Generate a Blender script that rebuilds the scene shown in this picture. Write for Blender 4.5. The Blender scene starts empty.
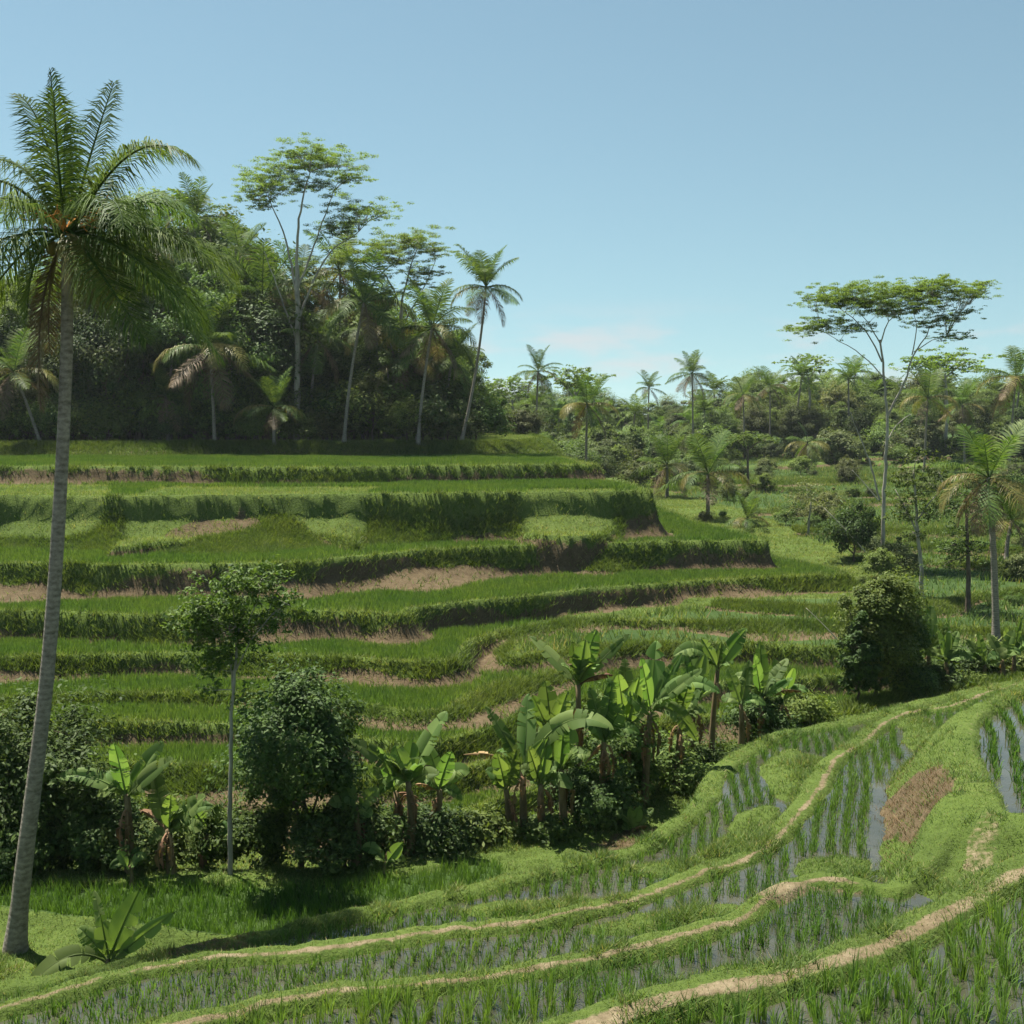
import bpy, math, random
import numpy as np
from mathutils import Vector

R = np.random.default_rng(11)
random.seed(11)
scene = bpy.context.scene
COL = scene.collection
PI = math.pi
F = 1200.0
PITCH = math.atan(102.0 / F)
CP, SP = math.cos(PITCH), math.sin(PITCH)
# ------------------------------------------------------------------ camera geometry (camera at the origin)
def ray(px, py):
    xc, yc = (px - 512) / F, -(py - 512) / F
    return np.array([xc, CP + yc * SP, -SP + yc * CP])
def on_plane(px, py, z):
    d = ray(px, py); return d * (z / d[2])
def at_y(px, py, Y):
    d = ray(px, py); return d * (Y / d[1])
def z_of(py, Y):
    return at_y(512, py, Y)[2]

# ------------------------------------------------------------------ noise
def vnoise(x, y, scale, seed=0):
    x = np.asarray(x, float) / scale; y = np.asarray(y, float) / scale
    xi, yi = np.floor(x), np.floor(y); xf, yf = x - xi, y - yi
    u, v = xf * xf * (3 - 2 * xf), yf * yf * (3 - 2 * yf)
    def h(a, b):
        s = np.sin(a * 127.1 + b * 311.7 + seed * 74.7) * 43758.5453
        return s - np.floor(s)
    return (h(xi, yi) * (1 - u) + h(xi + 1, yi) * u) * (1 - v) + (h(xi, yi + 1) * (1 - u) + h(xi + 1, yi + 1) * u) * v
def fbm(x, y, scale, seed=0, octv=3):
    t, a, s = 0, 0.5, 0
    for o in range(octv):
        t = t + a * vnoise(x, y, scale / 2 ** o, seed + o * 17); s += a; a *= .5
    return t / s
def sstep(a, b, x):
    t = np.clip((x - a) / (b - a), 0, 1); return t * t * (3 - 2 * t)

# ------------------------------------------------------------------ curves
def smooth(pts, step):
    P = np.array(pts, float)
    out = []
    n = len(P)
    for i in range(n - 1):
        p0, p1, p2, p3 = P[max(i - 1, 0)], P[i], P[i + 1], P[min(i + 2, n - 1)]
        m = max(1, int(np.linalg.norm(p2 - p1) / step))
        for t in np.linspace(0, 1, m, endpoint=False):
            # centripetal-ish cardinal spline with gentle tangents
            a = (p2 - p0) * .5; b = (p3 - p1) * .5
            L = np.linalg.norm(p2 - p1)
            a *= min(1, L * 1.2 / (np.linalg.norm(a) + 1e-9)); b *= min(1, L * 1.2 / (np.linalg.norm(b) + 1e-9))
            h00, h10, h01, h11 = 2*t**3-3*t**2+1, t**3-2*t**2+t, -2*t**3+3*t**2, t**3-t**2
            out.append(h00 * p1 + h10 * a + h01 * p2 + h11 * b)
    out.append(P[-1])
    return np.array(out)
def bez(p0, p1, p2, n):
    t = np.linspace(0, 1, n)[:, None]
    return (1 - t) ** 2 * np.array(p0) + 2 * t * (1 - t) * np.array(p1) + t * t * np.array(p2)

# ------------------------------------------------------------------ mesh helpers
def mesh_from(name, V, quads=None, tris=None, smooth_shade=False, attrs=None, mat=None):
    me = bpy.data.meshes.new(name)
    V = np.asarray(V, np.float32).reshape(-1, 3)
    nq = 0 if quads is None else len(quads); nt = 0 if tris is None else len(tris)
    loops = np.concatenate([np.asarray(a, np.int32).ravel() for a in (quads, tris) if a is not None and len(a)]) if nq + nt else np.zeros(0, np.int32)
    me.vertices.add(len(V)); me.vertices.foreach_set('co', V.ravel())
    me.loops.add(len(loops)); me.loops.foreach_set('vertex_index', loops)
    st = np.concatenate([np.arange(nq) * 4, nq * 4 + np.arange(nt) * 3]).astype(np.int32)
    me.polygons.add(nq + nt); me.polygons.foreach_set('loop_start', st)
    if smooth_shade:
        me.polygons.foreach_set('use_smooth', np.ones(nq + nt, bool))
    if attrs:
        for k, a in attrs.items():
            at = me.attributes.new(k, 'FLOAT', 'POINT'); at.data.foreach_set('value', np.asarray(a, np.float32))
    me.update(calc_edges=True)
    if mat: me.materials.append(mat)
    return me
def link(name, data, parent=None, loc=(0, 0, 0), rot=(0, 0, 0), sc=1.0):
    o = bpy.data.objects.new(name, data); COL.objects.link(o)
    o.location = loc; o.rotation_euler = rot
    o.scale = (sc, sc, sc) if np.isscalar(sc) else sc
    if parent: o.parent = parent
    return o
def tag(o, label=None, cat=None, group=None, kind=None):
    if label: o['label'] = label
    if cat: o['category'] = cat
    if group: o['group'] = group
    if kind: o['kind'] = kind
    return o
class MB:
    def __init__(s): s.V, s.Q, s.T, s.n = [], [], [], 0
    def add(s, V, Q=None, T=None):
        V = np.asarray(V, float).reshape(-1, 3); s.V.append(V)
        if Q is not None and len(Q): s.Q.append(np.asarray(Q, int) + s.n)
        if T is not None and len(T): s.T.append(np.asarray(T, int) + s.n)
        s.n += len(V)
    def mesh(s, name, mat, smooth_shade=False):
        return mesh_from(name, np.concatenate(s.V), np.concatenate(s.Q) if s.Q else None, np.concatenate(s.T) if s.T else None, smooth_shade, mat=mat)
def tube(mb, pts, rad, sides=7, cap=True):
    P = np.asarray(pts, float); n = len(P); rad = np.broadcast_to(np.asarray(rad, float), (n,))
    T = np.gradient(P, axis=0); T /= np.linalg.norm(T, axis=1)[:, None] + 1e-9
    ref = np.array([1., 0, 0]) if abs(T[0][0]) < .8 else np.array([0, 1., 0])
    A = np.cross(T, ref); A /= np.linalg.norm(A, axis=1)[:, None] + 1e-9
    B = np.cross(T, A)
    th = np.linspace(0, 2 * PI, sides, endpoint=False)
    V = P[:, None, :] + rad[:, None, None] * (np.cos(th)[None, :, None] * A[:, None, :] + np.sin(th)[None, :, None] * B[:, None, :])
    i, j = np.meshgrid(np.arange(n - 1), np.arange(sides), indexing='ij')
    a = i * sides + j; b = i * sides + (j + 1) % sides
    Q = np.stack([a, b, b + sides, a + sides], -1).reshape(-1, 4)
    V = V.reshape(-1, 3); Tt = None
    if cap:
        V = np.vstack([V, P[-1] + T[-1] * rad[-1] * .6]); c = len(V) - 1; o = (n - 1) * sides
        Tt = np.array([[o + k, o + (k + 1) % sides, c] for k in range(sides)])
    mb.add(V, Q, Tt)
def unit(v): return v / (np.linalg.norm(v, axis=-1, keepdims=True) + 1e-9)
def leaves(mb, C, D, N, L, W, fold=0.0):
    """rhombic leaf faces: centre, long direction, rough normal, length, width"""
    D = unit(D); S = unit(np.cross(D, N)); U = np.cross(S, D)
    L = np.broadcast_to(L, (len(C),))[:, None]; W = np.broadcast_to(W, (len(C),))[:, None]
    V = np.stack([C - D * L * .5, C + S * W * .5 - D * L * .08 + U * W * fold, C + D * L * .5, C - S * W * .5 - D * L * .08 + U * W * fold], 1)
    k = np.arange(len(C))[:, None] * 4
    mb.add(V, k + np.array([[0, 1, 2, 3]]))
def blades(P, h, w, az, lean, simple=False, bend=.5):
    n = len(P); h = np.broadcast_to(h, (n,)); w = np.broadcast_to(w, (n,)); lean = np.broadcast_to(lean, (n,))
    wa = R.random(n) * 2 * PI
    W = np.stack([np.cos(wa), np.sin(wa), 0 * wa], 1) * (w * .5)[:, None]
    O = np.stack([np.cos(az), np.sin(az), 0 * az], 1)
    tip = P + O * (lean * h)[:, None]; tip[:, 2] += h * (1 - .35 * lean)
    if simple:
        V = np.stack([P - W, P + W, tip], 1); k = np.arange(n)[:, None] * 3
        return V.reshape(-1, 3), None, k + np.array([[0, 1, 2]])
    mid = P + O * (lean * h * .35)[:, None]; mid[:, 2] += h * .6
    V = np.stack([P - W, P + W, mid - W * .8, mid + W * .8, tip], 1); k = np.arange(n)[:, None] * 5
    return V.reshape(-1, 3), k + np.array([[0, 1, 3, 2]]), k + np.array([[2, 3, 4]])

# ------------------------------------------------------------------ materials
def new_mat(name):
    m = bpy.data.materials.new(name); m.use_nodes = True; m.node_tree.nodes.clear()
    return m, m.node_tree.nodes, m.node_tree.links
def rgb(c): return (c[0], c[1], c[2], 1)
def leaf_mat(name, c1, c2, trans=.35, rough=.6, objvar=.25, c3=None, spec=.15, pos=0.0):
    """leaf: colour varies per leaf and per plant; diffuse+gloss in front, light coming through from behind"""
    m, N, L = new_mat(name)
    geo = N.new('ShaderNodeNewGeometry'); oi = N.new('ShaderNodeObjectInfo')
    ramp = N.new('ShaderNodeValToRGB'); e = ramp.color_ramp.elements
    e[0].color = rgb(c1); e[1].color = rgb(c2); e[0].position = .1; e[1].position = .85
    if c3: x = e.new(.97); x.color = rgb(c3)
    L.new(geo.outputs['Random Per Island'], ramp.inputs[0])
    hsv = N.new('ShaderNodeHueSaturation')
    mr = N.new('ShaderNodeMapRange'); mr.inputs[3].default_value = 1 - objvar; mr.inputs[4].default_value = 1 + objvar
    L.new(oi.outputs['Random'], mr.inputs[0]); L.new(mr.outputs[0], hsv.inputs['Value'])
    mr2 = N.new('ShaderNodeMapRange'); mr2.inputs[3].default_value = .5 - .02 * objvar / .25; mr2.inputs[4].default_value = .5 + .012 * objvar / .25
    mm = N.new('ShaderNodeMath'); mm.operation = 'FRACT'; ml = N.new('ShaderNodeMath'); ml.operation = 'MULTIPLY'; ml.inputs[1].default_value = 7.31
    L.new(oi.outputs['Random'], ml.inputs[0]); L.new(ml.outputs[0], mm.inputs[0]); L.new(mm.outputs[0], mr2.inputs[0]); L.new(mr2.outputs[0], hsv.inputs['Hue'])
    L.new(ramp.outputs[0], hsv.inputs['Color']); pos_out = []
    if pos:
        for sc_, am in ((.22, pos), (1.6, pos * .7)):
            nz = N.new('ShaderNodeTexNoise'); nz.inputs['Scale'].default_value = sc_; nz.inputs['Detail'].default_value = 3; L.new(geo.outputs['Position'], nz.inputs[0])
            r3 = N.new('ShaderNodeMapRange'); r3.inputs[1].default_value = .3; r3.inputs[2].default_value = .7; L.new(nz.outputs[0], r3.inputs[0])
            mz = N.new('ShaderNodeMix'); mz.data_type = 'RGBA'; L.new(r3.outputs[0], mz.inputs[0])
            mz.inputs[6].default_value = (1 - am, 1 - am * .6, 1 - am * .5, 1); mz.inputs[7].default_value = (1 + am * 1.1, 1 + am * .5, 1 + am * .7, 1)
            gm = N.new('ShaderNodeMix'); gm.data_type = 'RGBA'; gm.blend_type = 'MULTIPLY'; gm.inputs[0].default_value = 1
            L.new(hsv.outputs[0] if not pos_out else pos_out[0], gm.inputs[6]); L.new(mz.outputs[2], gm.inputs[7]); pos_out[:] = [gm.outputs[2]]
    p = N.new('ShaderNodeBsdfPrincipled'); p.inputs['Roughness'].default_value = rough; p.inputs['Specular IOR Level'].default_value = spec
    cout = pos_out[0] if pos_out else hsv.outputs[0]
    t = N.new('ShaderNodeBsdfTranslucent'); mx = N.new('ShaderNodeMixShader'); mx.inputs[0].default_value = trans
    g = N.new('ShaderNodeMix'); g.data_type = 'RGBA'; g.blend_type = 'MULTIPLY'; g.inputs[0].default_value = 1; g.inputs[7].default_value = (1.25, 1.3, .55, 1)
    L.new(cout, g.inputs[6]); L.new(g.outputs[2], t.inputs[0])
    L.new(cout, p.inputs['Base Color']); L.new(p.outputs[0], mx.inputs[1]); L.new(t.outputs[0], mx.inputs[2])
    o = N.new('ShaderNodeOutputMaterial'); L.new(mx.outputs[0], o.inputs[0])
    return m
def bark_mat(name, c1, c2, scale=6., rings=0.0, bump=.4):
    m, N, L = new_mat(name)
    tc = N.new('ShaderNodeTexCoord'); mp = N.new('ShaderNodeMapping'); L.new(tc.outputs['Object'], mp.inputs[0])
    mp.inputs['Scale'].default_value = (1, 1, .35 if rings == 0 else 1.6)
    no = N.new('ShaderNodeTexNoise'); no.inputs['Scale'].default_value = scale; no.inputs['Detail'].default_value = 6; no.inputs['Roughness'].default_value = .7
    L.new(mp.outputs[0], no.inputs[0])
    ramp = N.new('ShaderNodeValToRGB'); e = ramp.color_ramp.elements
    e[0].position = .32; e[1].position = .68; e[0].color = rgb(c1); e[1].color = rgb(c2)
    h = no.outputs[0]
    if rings:
        w = N.new('ShaderNodeTexWave'); w.bands_direction = 'Z'; w.inputs['Scale'].default_value = rings; w.inputs['Distortion'].default_value = 2.5; w.inputs['Detail'].default_value = 2; w.inputs['Detail Scale'].default_value = 2.
        L.new(tc.outputs['Object'], w.inputs[0])
        mi = N.new('ShaderNodeMath'); mi.operation = 'MULTIPLY_ADD'; mi.inputs[1].default_value = .09; L.new(w.outputs['Fac'], mi.inputs[0])
        m2 = N.new('ShaderNodeMath'); m2.operation = 'MULTIPLY'; m2.inputs[1].default_value = .95; L.new(no.outputs[0], m2.inputs[0]); L.new(m2.outputs[0], mi.inputs[2]); h = mi.outputs[0]
    L.new(h, ramp.inputs[0])
    p = N.new('ShaderNodeBsdfPrincipled'); p.inputs['Roughness'].default_value = .9; p.inputs['Specular IOR Level'].default_value = .15
    b = N.new('ShaderNodeBump'); b.inputs['Strength'].default_value = bump; b.inputs['Distance'].default_value = .03
    L.new(h, b.inputs['Height']); L.new(b.outputs[0], p.inputs['Normal'])
    L.new(ramp.outputs[0], p.inputs['Base Color'])
    o = N.new('ShaderNodeOutputMaterial'); L.new(p.outputs[0], o.inputs[0])
    return m
# ------------------------------------------------------------------ terrain: fan shaped height grid, finer near the camera
ys = [4.0]
while ys[-1] < 1600:
    Y = ys[-1]
    g = .0030 if Y < 32 else (.0028 if Y < 92 else (.006 if Y < 300 else .03))
    ys.append(Y * (1 + g))
GY = np.array(ys); GU = np.linspace(-.78, .78, 561)
YY, UU = np.meshgrid(GY, GU, indexing='ij'); XX = UU * YY
NR, NC = YY.shape
# valley floor under everything
H = -13.4 + 7.2 * sstep(250, 420, YY) + .25 * (fbm(XX, YY, 9, 3) - .5)
FID = np.zeros((NR, NC), np.int16)
SOIL = np.zeros((NR, NC), np.float32); PATH = np.zeros((NR, NC), np.float32); SLOPE = np.zeros((NR, NC), np.float32); LIP = np.zeros((NR, NC), np.float32)
WOB = {}
TB = 40
def apply(poly, Z, fid, w=.8, bw=.5, bh=.12, off=0.0, pw=1.0, wob=.25, wobs=3.0, soil=.5, path=0.0, fieldz=0.0, wfun=None, soilw=False, step=0.0, field=None, maxin=True, lipfun=None):
    """raise everything inside the closed outline POLY to level Z with a lip (bund) along its edge and a bank of width w outside it"""
    P = np.asarray(poly)[:, :2]; A, B = P, np.roll(P, -1, 0)
    lo, hi = np.minimum(A, B), np.maximum(A, B)
    for r in range(0, NR, TB):
        for c in range(0, NC, TB):
            s = (slice(r, r + TB), slice(c, c + TB))
            x, y = XX[s], YY[s]
            wmax = w if wfun is None else wfun(None, None)
            M = wmax + bw + abs(off) + .8
            near = (lo[:, 0] < x.max() + M) & (hi[:, 0] > x.min() - M) & (lo[:, 1] < y.max() + M) & (hi[:, 1] > y.min() - M)
            def inside(px, py):
                cr = np.zeros(px.shape, bool)
                for (ax, ay), (bx, by) in zip(A, B):
                    if ay == by: continue
                    m = (ay > py) != (by > py)
                    if not m.any(): continue
                    cr ^= m & (px < (bx - ax) * (py - ay) / (by - ay) + ax)
                return cr
            if not near.any():
                if not inside(x[:1, :1] * 0 + x.mean(), y[:1, :1] * 0 + y.mean())[0, 0]: continue
                sd = np.full(x.shape, 99.0)
            else:
                sd = np.full(x.shape, 1e9)
                for (ax, ay), (bx, by) in zip(A[near], B[near]):
                    dx, dy = bx - ax, by - ay
                    t = np.clip(((x - ax) * dx + (y - ay) * dy) / (dx * dx + dy * dy + 1e-12), 0, 1)
                    sd = np.minimum(sd, (x - ax - t * dx) ** 2 + (y - ay - t * dy) ** 2)
                sd = np.sqrt(sd)
                sd = np.where(inside(x, y), sd, -sd)
            sd = sd + off + wob * (fbm(x, y, wobs, fid + 40, 3) - .5) * 2
            h0 = H[s]
            ww = w if wfun is None else wfun(x, y)
            t = np.clip(-sd / ww, 0, 1)
            crest = Z + bh
            if pw > 0: d = 1 - (1 - t) ** pw
            else: d = sstep(0, 1, t)
            if step: d = step * sstep(0, 1, t * ww / .32) + (1 - step) * d
            hs = h0 + (crest - h0) * (1 - d)
            # bund profile: flat crest, then drop to the field
            inner = sstep(bw - .22, bw, sd)
            hin = crest + (Z + fieldz - crest) * inner
            ins = sd >= 0
            hin = np.maximum(hin, h0) if maxin else hin
            new = np.where(ins, hin, np.where(t < 1, np.maximum(hs, h0) if maxin else hs, h0))
            H[s] = new
            isf = ins & (sd > bw - .05) & ((h0 < Z + .05) if maxin else True)
            if field is not None: isf &= field(x, y)
            slope = (~ins) & (t < 1)
            dh = np.clip((crest - h0) / .5, 0, 1)
            FID[s] = np.where(isf, fid, np.where(ins | slope, 0, FID[s]))
            # bare earth low on the bank
            nz = fbm(x, y, 2.6, fid + 5, 3)
            so = sstep(.16, .36, t + (nz - .5) * .6 + (fbm(x, y * .3, 6, fid + 15, 2) - .5) * 1.2) * soil * dh
            if soilw: so = so * (1 - sstep(1.7, 3.0, ww))
            SOIL[s] = np.where(slope, so, np.where(ins, 0, SOIL[s]))
            SLOPE[s] = np.where(slope, np.clip(t * 1.0 + .05, 0, 1) * dh, np.where(ins, 0, SLOPE[s]))
            pa = path * sstep(.06, .2, sd) * (1 - sstep(bw - .26, bw - .12, sd)) * (.45 + .55 * sstep(.18, .48, fbm(x, y, 1.6, fid + 9, 3)))
            PATH[s] = np.where(ins, pa, np.where(slope, 0, PATH[s]))
            lp = sstep(-.25, .0, sd) * (1 - sstep(bw, bw + .15, sd))
            LIP[s] = np.where(ins | slope, np.where(sd > -.25, lp, 0), LIP[s])

# ---- terrace levels of the hillside, chained from the risers down the hill
edges = [468, 496, 564, 615, 659, 698, 727, 768, 805]
bases = [484, 543, 595, 640, 677, 706, 745, 786, 818]
Z, Ye = [], 80.0
z = at_y(300, edges[0], Ye)[2]
for k in range(9):
    Z.append(z)
    Yk = on_plane(300, edges[k], z)[1]
    z = at_y(300, bases[k], Yk)[2]
Zb = z
def edge_px(pts, z): return [tuple(on_plane(px, py, z)[:2]) for px, py in pts]
def region(front, back, step=.5):
    f = smooth(front, step)
    return np.vstack([f, np.array(back, float)])
E = {
 9: [(-400, 806), (-120, 803), (0, 800), (100, 804), (200, 805), (320, 815), (400, 822), (448, 820), (500, 803), (560, 786), (620, 770), (700, 752), (838, 737), (1024, 722), (1300, 705)],
 8: [(-400, 770), (-120, 766), (0, 764), (100, 766), (200, 768), (300, 775), (360, 781), (423, 778), (485, 766), (530, 753), (600, 735), (700, 720), (838, 708), (1024, 696), (1300, 684)],
 7: [(-400, 730), (-120, 728), (0, 727), (100, 725), (200, 727), (300, 733), (360, 742), (415, 749), (450, 744), (485, 731), (540, 713), (620, 697), (700, 688), (838, 678), (1024, 668), (1300, 660)],
 6: [(-400, 703), (-120, 702), (0, 700), (100, 697), (200, 696), (300, 698), (370, 709), (425, 716), (447, 713), (466, 703), (494, 690), (559, 675), (624, 661), (700, 654), (773, 649), (838, 644), (1024, 640), (1300, 634)],
 5: [(-400, 664), (-120, 662), (0, 660), (100, 657), (200, 656), (300, 658), (390, 663), (440, 664), (460, 658), (469, 647), (500, 636), (549, 624), (590, 619), (629, 614), (694, 609), (760, 605), (838, 602)],
 4: [(-400, 618), (-120, 613), (0, 613), (100, 616), (200, 617), (300, 613), (370, 615), (404, 617), (415, 611), (450, 605), (499, 601), (599, 590), (699, 583), (773, 579), (823, 577), (846, 576)],
 3: [(-400, 566), (-120, 564), (0, 565), (100, 566), (200, 566), (300, 564), (350, 559), (420, 553), (499, 548), (570, 546), (634, 544), (700, 543), (765, 542)],
 2: [(-400, 501), (-120, 499), (0, 497), (100, 498), (200, 497), (300, 496), (400, 495), (500, 494), (600, 493), (640, 492), (655, 492)],
 1: [(-400, 470), (-120, 469), (0, 468), (100, 468), (200, 469), (300, 469), (400, 468), (500, 467), (580, 466), (597, 466)],
}
def P(px, py, k): return tuple(on_plane(px, py, Z[k - 1])[:2])
BACK = {
 9: [(70, 400), (-150, 400)], 8: [(75, 400), (-150, 400)], 7: [(80, 400), (-150, 400)], 6: [(85, 400), (-150, 400)],
 5: [(21, 66), (22, 78), (18, 110), (10, 150), (-20, 200), (-150, 220)],
 4: [(18.5, 69), P(780, 561, 4), (14, 90), (12, 130), (-20, 190), (-150, 200)],
 3: [(14.8, 71), P(700, 525, 3), (11.5, 95), (9, 130), (-20, 180), (-150, 190)],
 2: [P(640, 488, 2), P(600, 480, 2), (6, 110), (4, 140), (-20, 170), (-150, 180)],
 1: [(5.3, 85), (3.5, 100), (1, 125), (-20, 165), (-150, 170)],
}
def gau(x, c, s): return np.exp(-((x - c) / s) ** 2)
def xw(px, k, py):  # world x of a pixel column on the lip of terrace k
    return on_plane(px, py, Z[k - 1])[0]
def w2(x, y):
    if x is None: return 8.5
    a = np.zeros_like(x)
    for c, s, m in ((xw(250, 2, 497), 6.5, 4.6), (xw(325, 2, 497), 3.4, 3.2), (xw(566, 2, 493), 2.9, 2.9), (xw(120, 2, 497), 4, 2.6), (xw(20, 2, 497), 4, 2.0)): a = np.maximum(a, m * gau(x, c, s))
    return 1.0 + a * (.55 + .9 * fbm(x, y, 3.2, 79)) + .9 * fbm(x, y, 2.2, 77)
def w3(x, y):
    if x is None: return 4.2
    a = np.zeros_like(x)
    for c, s, m in ((xw(440, 3, 553), 2.6, 3.0), (xw(20, 3, 565), 2.5, 1.6), (xw(600, 3, 545), 1.5, 1.5), (xw(300, 3, 565), 1.6, 1.3)): a = np.maximum(a, m * gau(x, c, s))
    return .7 + a + .6 * fbm(x, y, 2, 78)
def wvar(lo, hi, sc, seed):
    def f(x, y):
        if x is None: return hi
        return lo + (hi - lo) * sstep(.35, .75, fbm(x, y, sc, seed))
    return f
# ---- valley terraces on the far side, low to high
def hill(k, **kw):
    apply(region(edge_px(E[k], Z[k - 1]), BACK[k]), Z[k - 1], k, **kw)
for k in (9, 8, 7, 6):
    hill(k, w=1.2, wfun=wvar(.6, 2.0, 5, 60 + k), bw=.5, bh=.10, pw=3.0, wob=.22, soil=1.0)
VR = [(50.5, -10.55), (57, -10.2), (64, -9.9), (72, -9.6), (82, -9.25), (93, -8.9), (105, -8.5), (120, -8.15), (138, -7.75), (158, -7.2), (182, -6.6)]
for i, (Yk, zk) in enumerate(VR):
    xs = np.linspace(0 if Yk < 90 else -140, 190, 60)
    yv = Yk + Yk * .055 * np.sin(xs * .11 + i * 1.7) + Yk * .03 * np.sin(xs * .27 + i * 2.9)
    apply(np.vstack([np.stack([xs, yv], 1), [(190, 420), (-140, 420)] if Yk >= 90 else [(190, 420), (0, 420)]]), zk, 60 + i, wfun=wvar(.5, 2.6, 6, 90 + i), w=1, bw=.5, bh=.06, pw=1.6, wob=.7, wobs=7, soil=.9)
hill(5, w=1.0, wfun=wvar(.6, 1.6, 5, 65), bw=.55, bh=.10, pw=3.0, wob=.2, soil=1.0)
hill(4, w=1.0, wfun=wvar(.6, 1.8, 5, 64), bw=.55, bh=.10, pw=3.0, wob=.2, soil=1.0)
hill(3, wfun=w3, bw=.6, bh=.10, pw=2.0, wob=.25, soil=.8, step=.35)
hill(2, wfun=w2, bw=.7, bh=.10, pw=2.2, wob=.55, wobs=4, soil=1.0, soilw=True, step=.36)
Z3_ = Z[2]
apply(region(edge_px([(-400, 542), (-120, 541), (0, 540), (60, 540), (96, 539), (108, 534)], Z3_ + .42), [tuple(on_plane(104, 526, Z3_ + .42)[:2]), (-24, 78), (-60, 78)]), Z3_ + .42, 2, w=.5, bw=.4, bh=.08, pw=2.5, wob=.12, soil=.8)
apply(region(edge_px([(112, 547), (150, 543), (190, 540), (235, 534), (290, 532), (330, 536), (356, 541)], Z3_ + .6), [tuple(on_plane(362, 528, Z3_ + .6)[:2]), (-8, 76), (-22, 76)]), Z3_ + .6, 72, w=.5, bw=.5, bh=0, pw=2.5, wob=.25, soil=1.0, field=lambda x, y: x > 1e9)
apply(region(edge_px([(524, 534), (545, 536), (580, 536), (606, 533)], Z3_ + .6), [tuple(on_plane(610, 524, Z3_ + .6)[:2]), (5, 74), (1.5, 74)]), Z3_ + .6, 73, w=.45, bw=.5, bh=0, pw=2.5, wob=.15, soil=1.0, field=lambda x, y: x > 1e9)
hill(1, wfun=wvar(.7, 1.5, 6, 61), bw=.8, bh=.12, pw=2.8, wob=.2, soil=.9)
# the bank at the foot of the wood, and the wooded rise behind it
bank = smooth([(-150, 98), (-60, 98), (-45, 98.5), (-30, 99.5), (-20, 100), (-10, 100.5), (-4, 101), (0, 103), (2.5, 108), (2, 130)], 1)
apply(np.vstack([bank, [(-20, 165), (-150, 165)]]), Z[0] + 1.15, 50, w=3.2, bw=.5, bh=0, pw=0, wob=.7, wobs=6, soil=.35, field=lambda x, y: x > 1e9)

def wnear(a, b):
    def f(x, y):
        if x is None: return b
        return a + (b - a) * sstep(1.0, 6.0, x)
    return f
# ---- the near paddies: each level is everything on the camera's side of its dark inner bund line
def near_region(px_pts, z, right):
    f = [tuple(on_plane(px, py, z)[:2]) for px, py in px_pts]
    f = smooth(f, .3)
    return np.vstack([f, np.array(right + [(60, -30), (-70, -30)], float), [(-70, f[0][1])]])
ZP = [-5.0, -5.9, -6.8, -7.8, -8.8]; ZF = -5.6
c4 = [(-700, 900), (-300, 885), (-100, 884), (0, 885), (120, 885), (250, 884), (330, 881), (400, 873), (480, 860), (560, 846), (620, 832), (680, 806), (720, 781), (760, 753), (800, 735), (850, 722), (900, 706), (960, 694), (1024, 688), (1200, 676)]
apply(near_region(c4, ZP[4], [(40, 30)]), ZP[4], 34, w=6.5, bw=.5, bh=.05, pw=0, wob=.25, wobs=2.5, soil=.3, off=.3, maxin=False, field=lambda x, y: (x < -.1 * (y - 20)) & (x > -30))
c3 = [(-800, 1075), (-400, 1040), (-150, 1022), (0, 1003), (120, 985), (190, 965), (254, 951), (340, 931), (423, 915), (506, 894), (588, 875), (655, 857), (680, 842), (701, 827), (726, 802), (733, 781), (758, 760), (793, 742), (826, 734), (862, 727), (900, 717), (960, 702), (1040, 686), (1200, 670)]
apply(near_region(c3, ZP[3], [(40, 28)]), ZP[3], 33, w=1.1, wfun=wnear(.4, .9), bw=.45, bh=.09, pw=0, wob=.10, wobs=1.5, soil=.2, path=.15, off=.5, fieldz=-.06, maxin=False, field=lambda x, y: x < 8.2)
c2 = [(-700, 1200), (-200, 1075), (-60, 1040), (60, 1010), (150, 984), (219, 974), (297, 968), (400, 955), (464, 943), (563, 931), (630, 915), (680, 898), (744, 877), (786, 853), (818, 820), (836, 791), (854, 766), (879, 743), (905, 725), (935, 715), (965, 710), (1000, 697), (1060, 684), (1200, 668)]
apply(near_region(c2, ZP[2], [(40, 26)]), ZP[2], 32, w=1.1, wfun=wnear(.3, .85), bw=.42, bh=.09, pw=0, wob=.10, wobs=1.5, soil=.2, path=.75, off=.46, fieldz=-.06, maxin=False)
c1 = [(-300, 1200), (-100, 1095), (100, 1058), (234, 1033), (340, 1014), (464, 997), (572, 981), (655, 964), (720, 944), (751, 933), (797, 906), (829, 895), (872, 899), (907, 904), (935, 885), (965, 850), (1000, 815), (1060, 790), (1200, 760)]
apply(near_region(c1, ZP[1], [(30, 18)]), ZP[1], 31, w=.9, wfun=wnear(.28, .7), bw=.40, bh=.09, pw=0, wob=.09, wobs=1.2, soil=.25, path=.95, off=.42, fieldz=-.06, maxin=False, field=lambda x, y: x < .335 * y)
cf = [(1016, 813), (1010, 803), (1000, 778), (990, 752), (989, 734), (998, 718), (1024, 703), (1070, 680), (1200, 650)]
ff = smooth([tuple(on_plane(px, py, ZF)[:2]) for px, py in cf], .3)
apply(np.vstack([ff, [(30, 26), (30, 13), (12, 14.5), (8.4, 16.2)]]), ZF, 35, w=1.45, bw=.40, bh=.09, pw=0, wob=.1, wobs=1.3, soil=.15, path=.4, off=.42, fieldz=-.06, maxin=False)
c0 = [(250, 1300), (400, 1150), (560, 1075), (640, 1045), (726, 1022), (787, 1009), (865, 987), (929, 958), (986, 929), (1024, 905), (1100, 868), (1250, 800)]
apply(near_region(c0, ZP[0], [(24, 13)]), ZP[0], 30, w=1.1, wfun=wnear(.4, .85), bw=.5, bh=.11, pw=0, wob=.08, wobs=1.2, soil=.1, path=.85, off=.55, fieldz=-.06, maxin=False)

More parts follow.
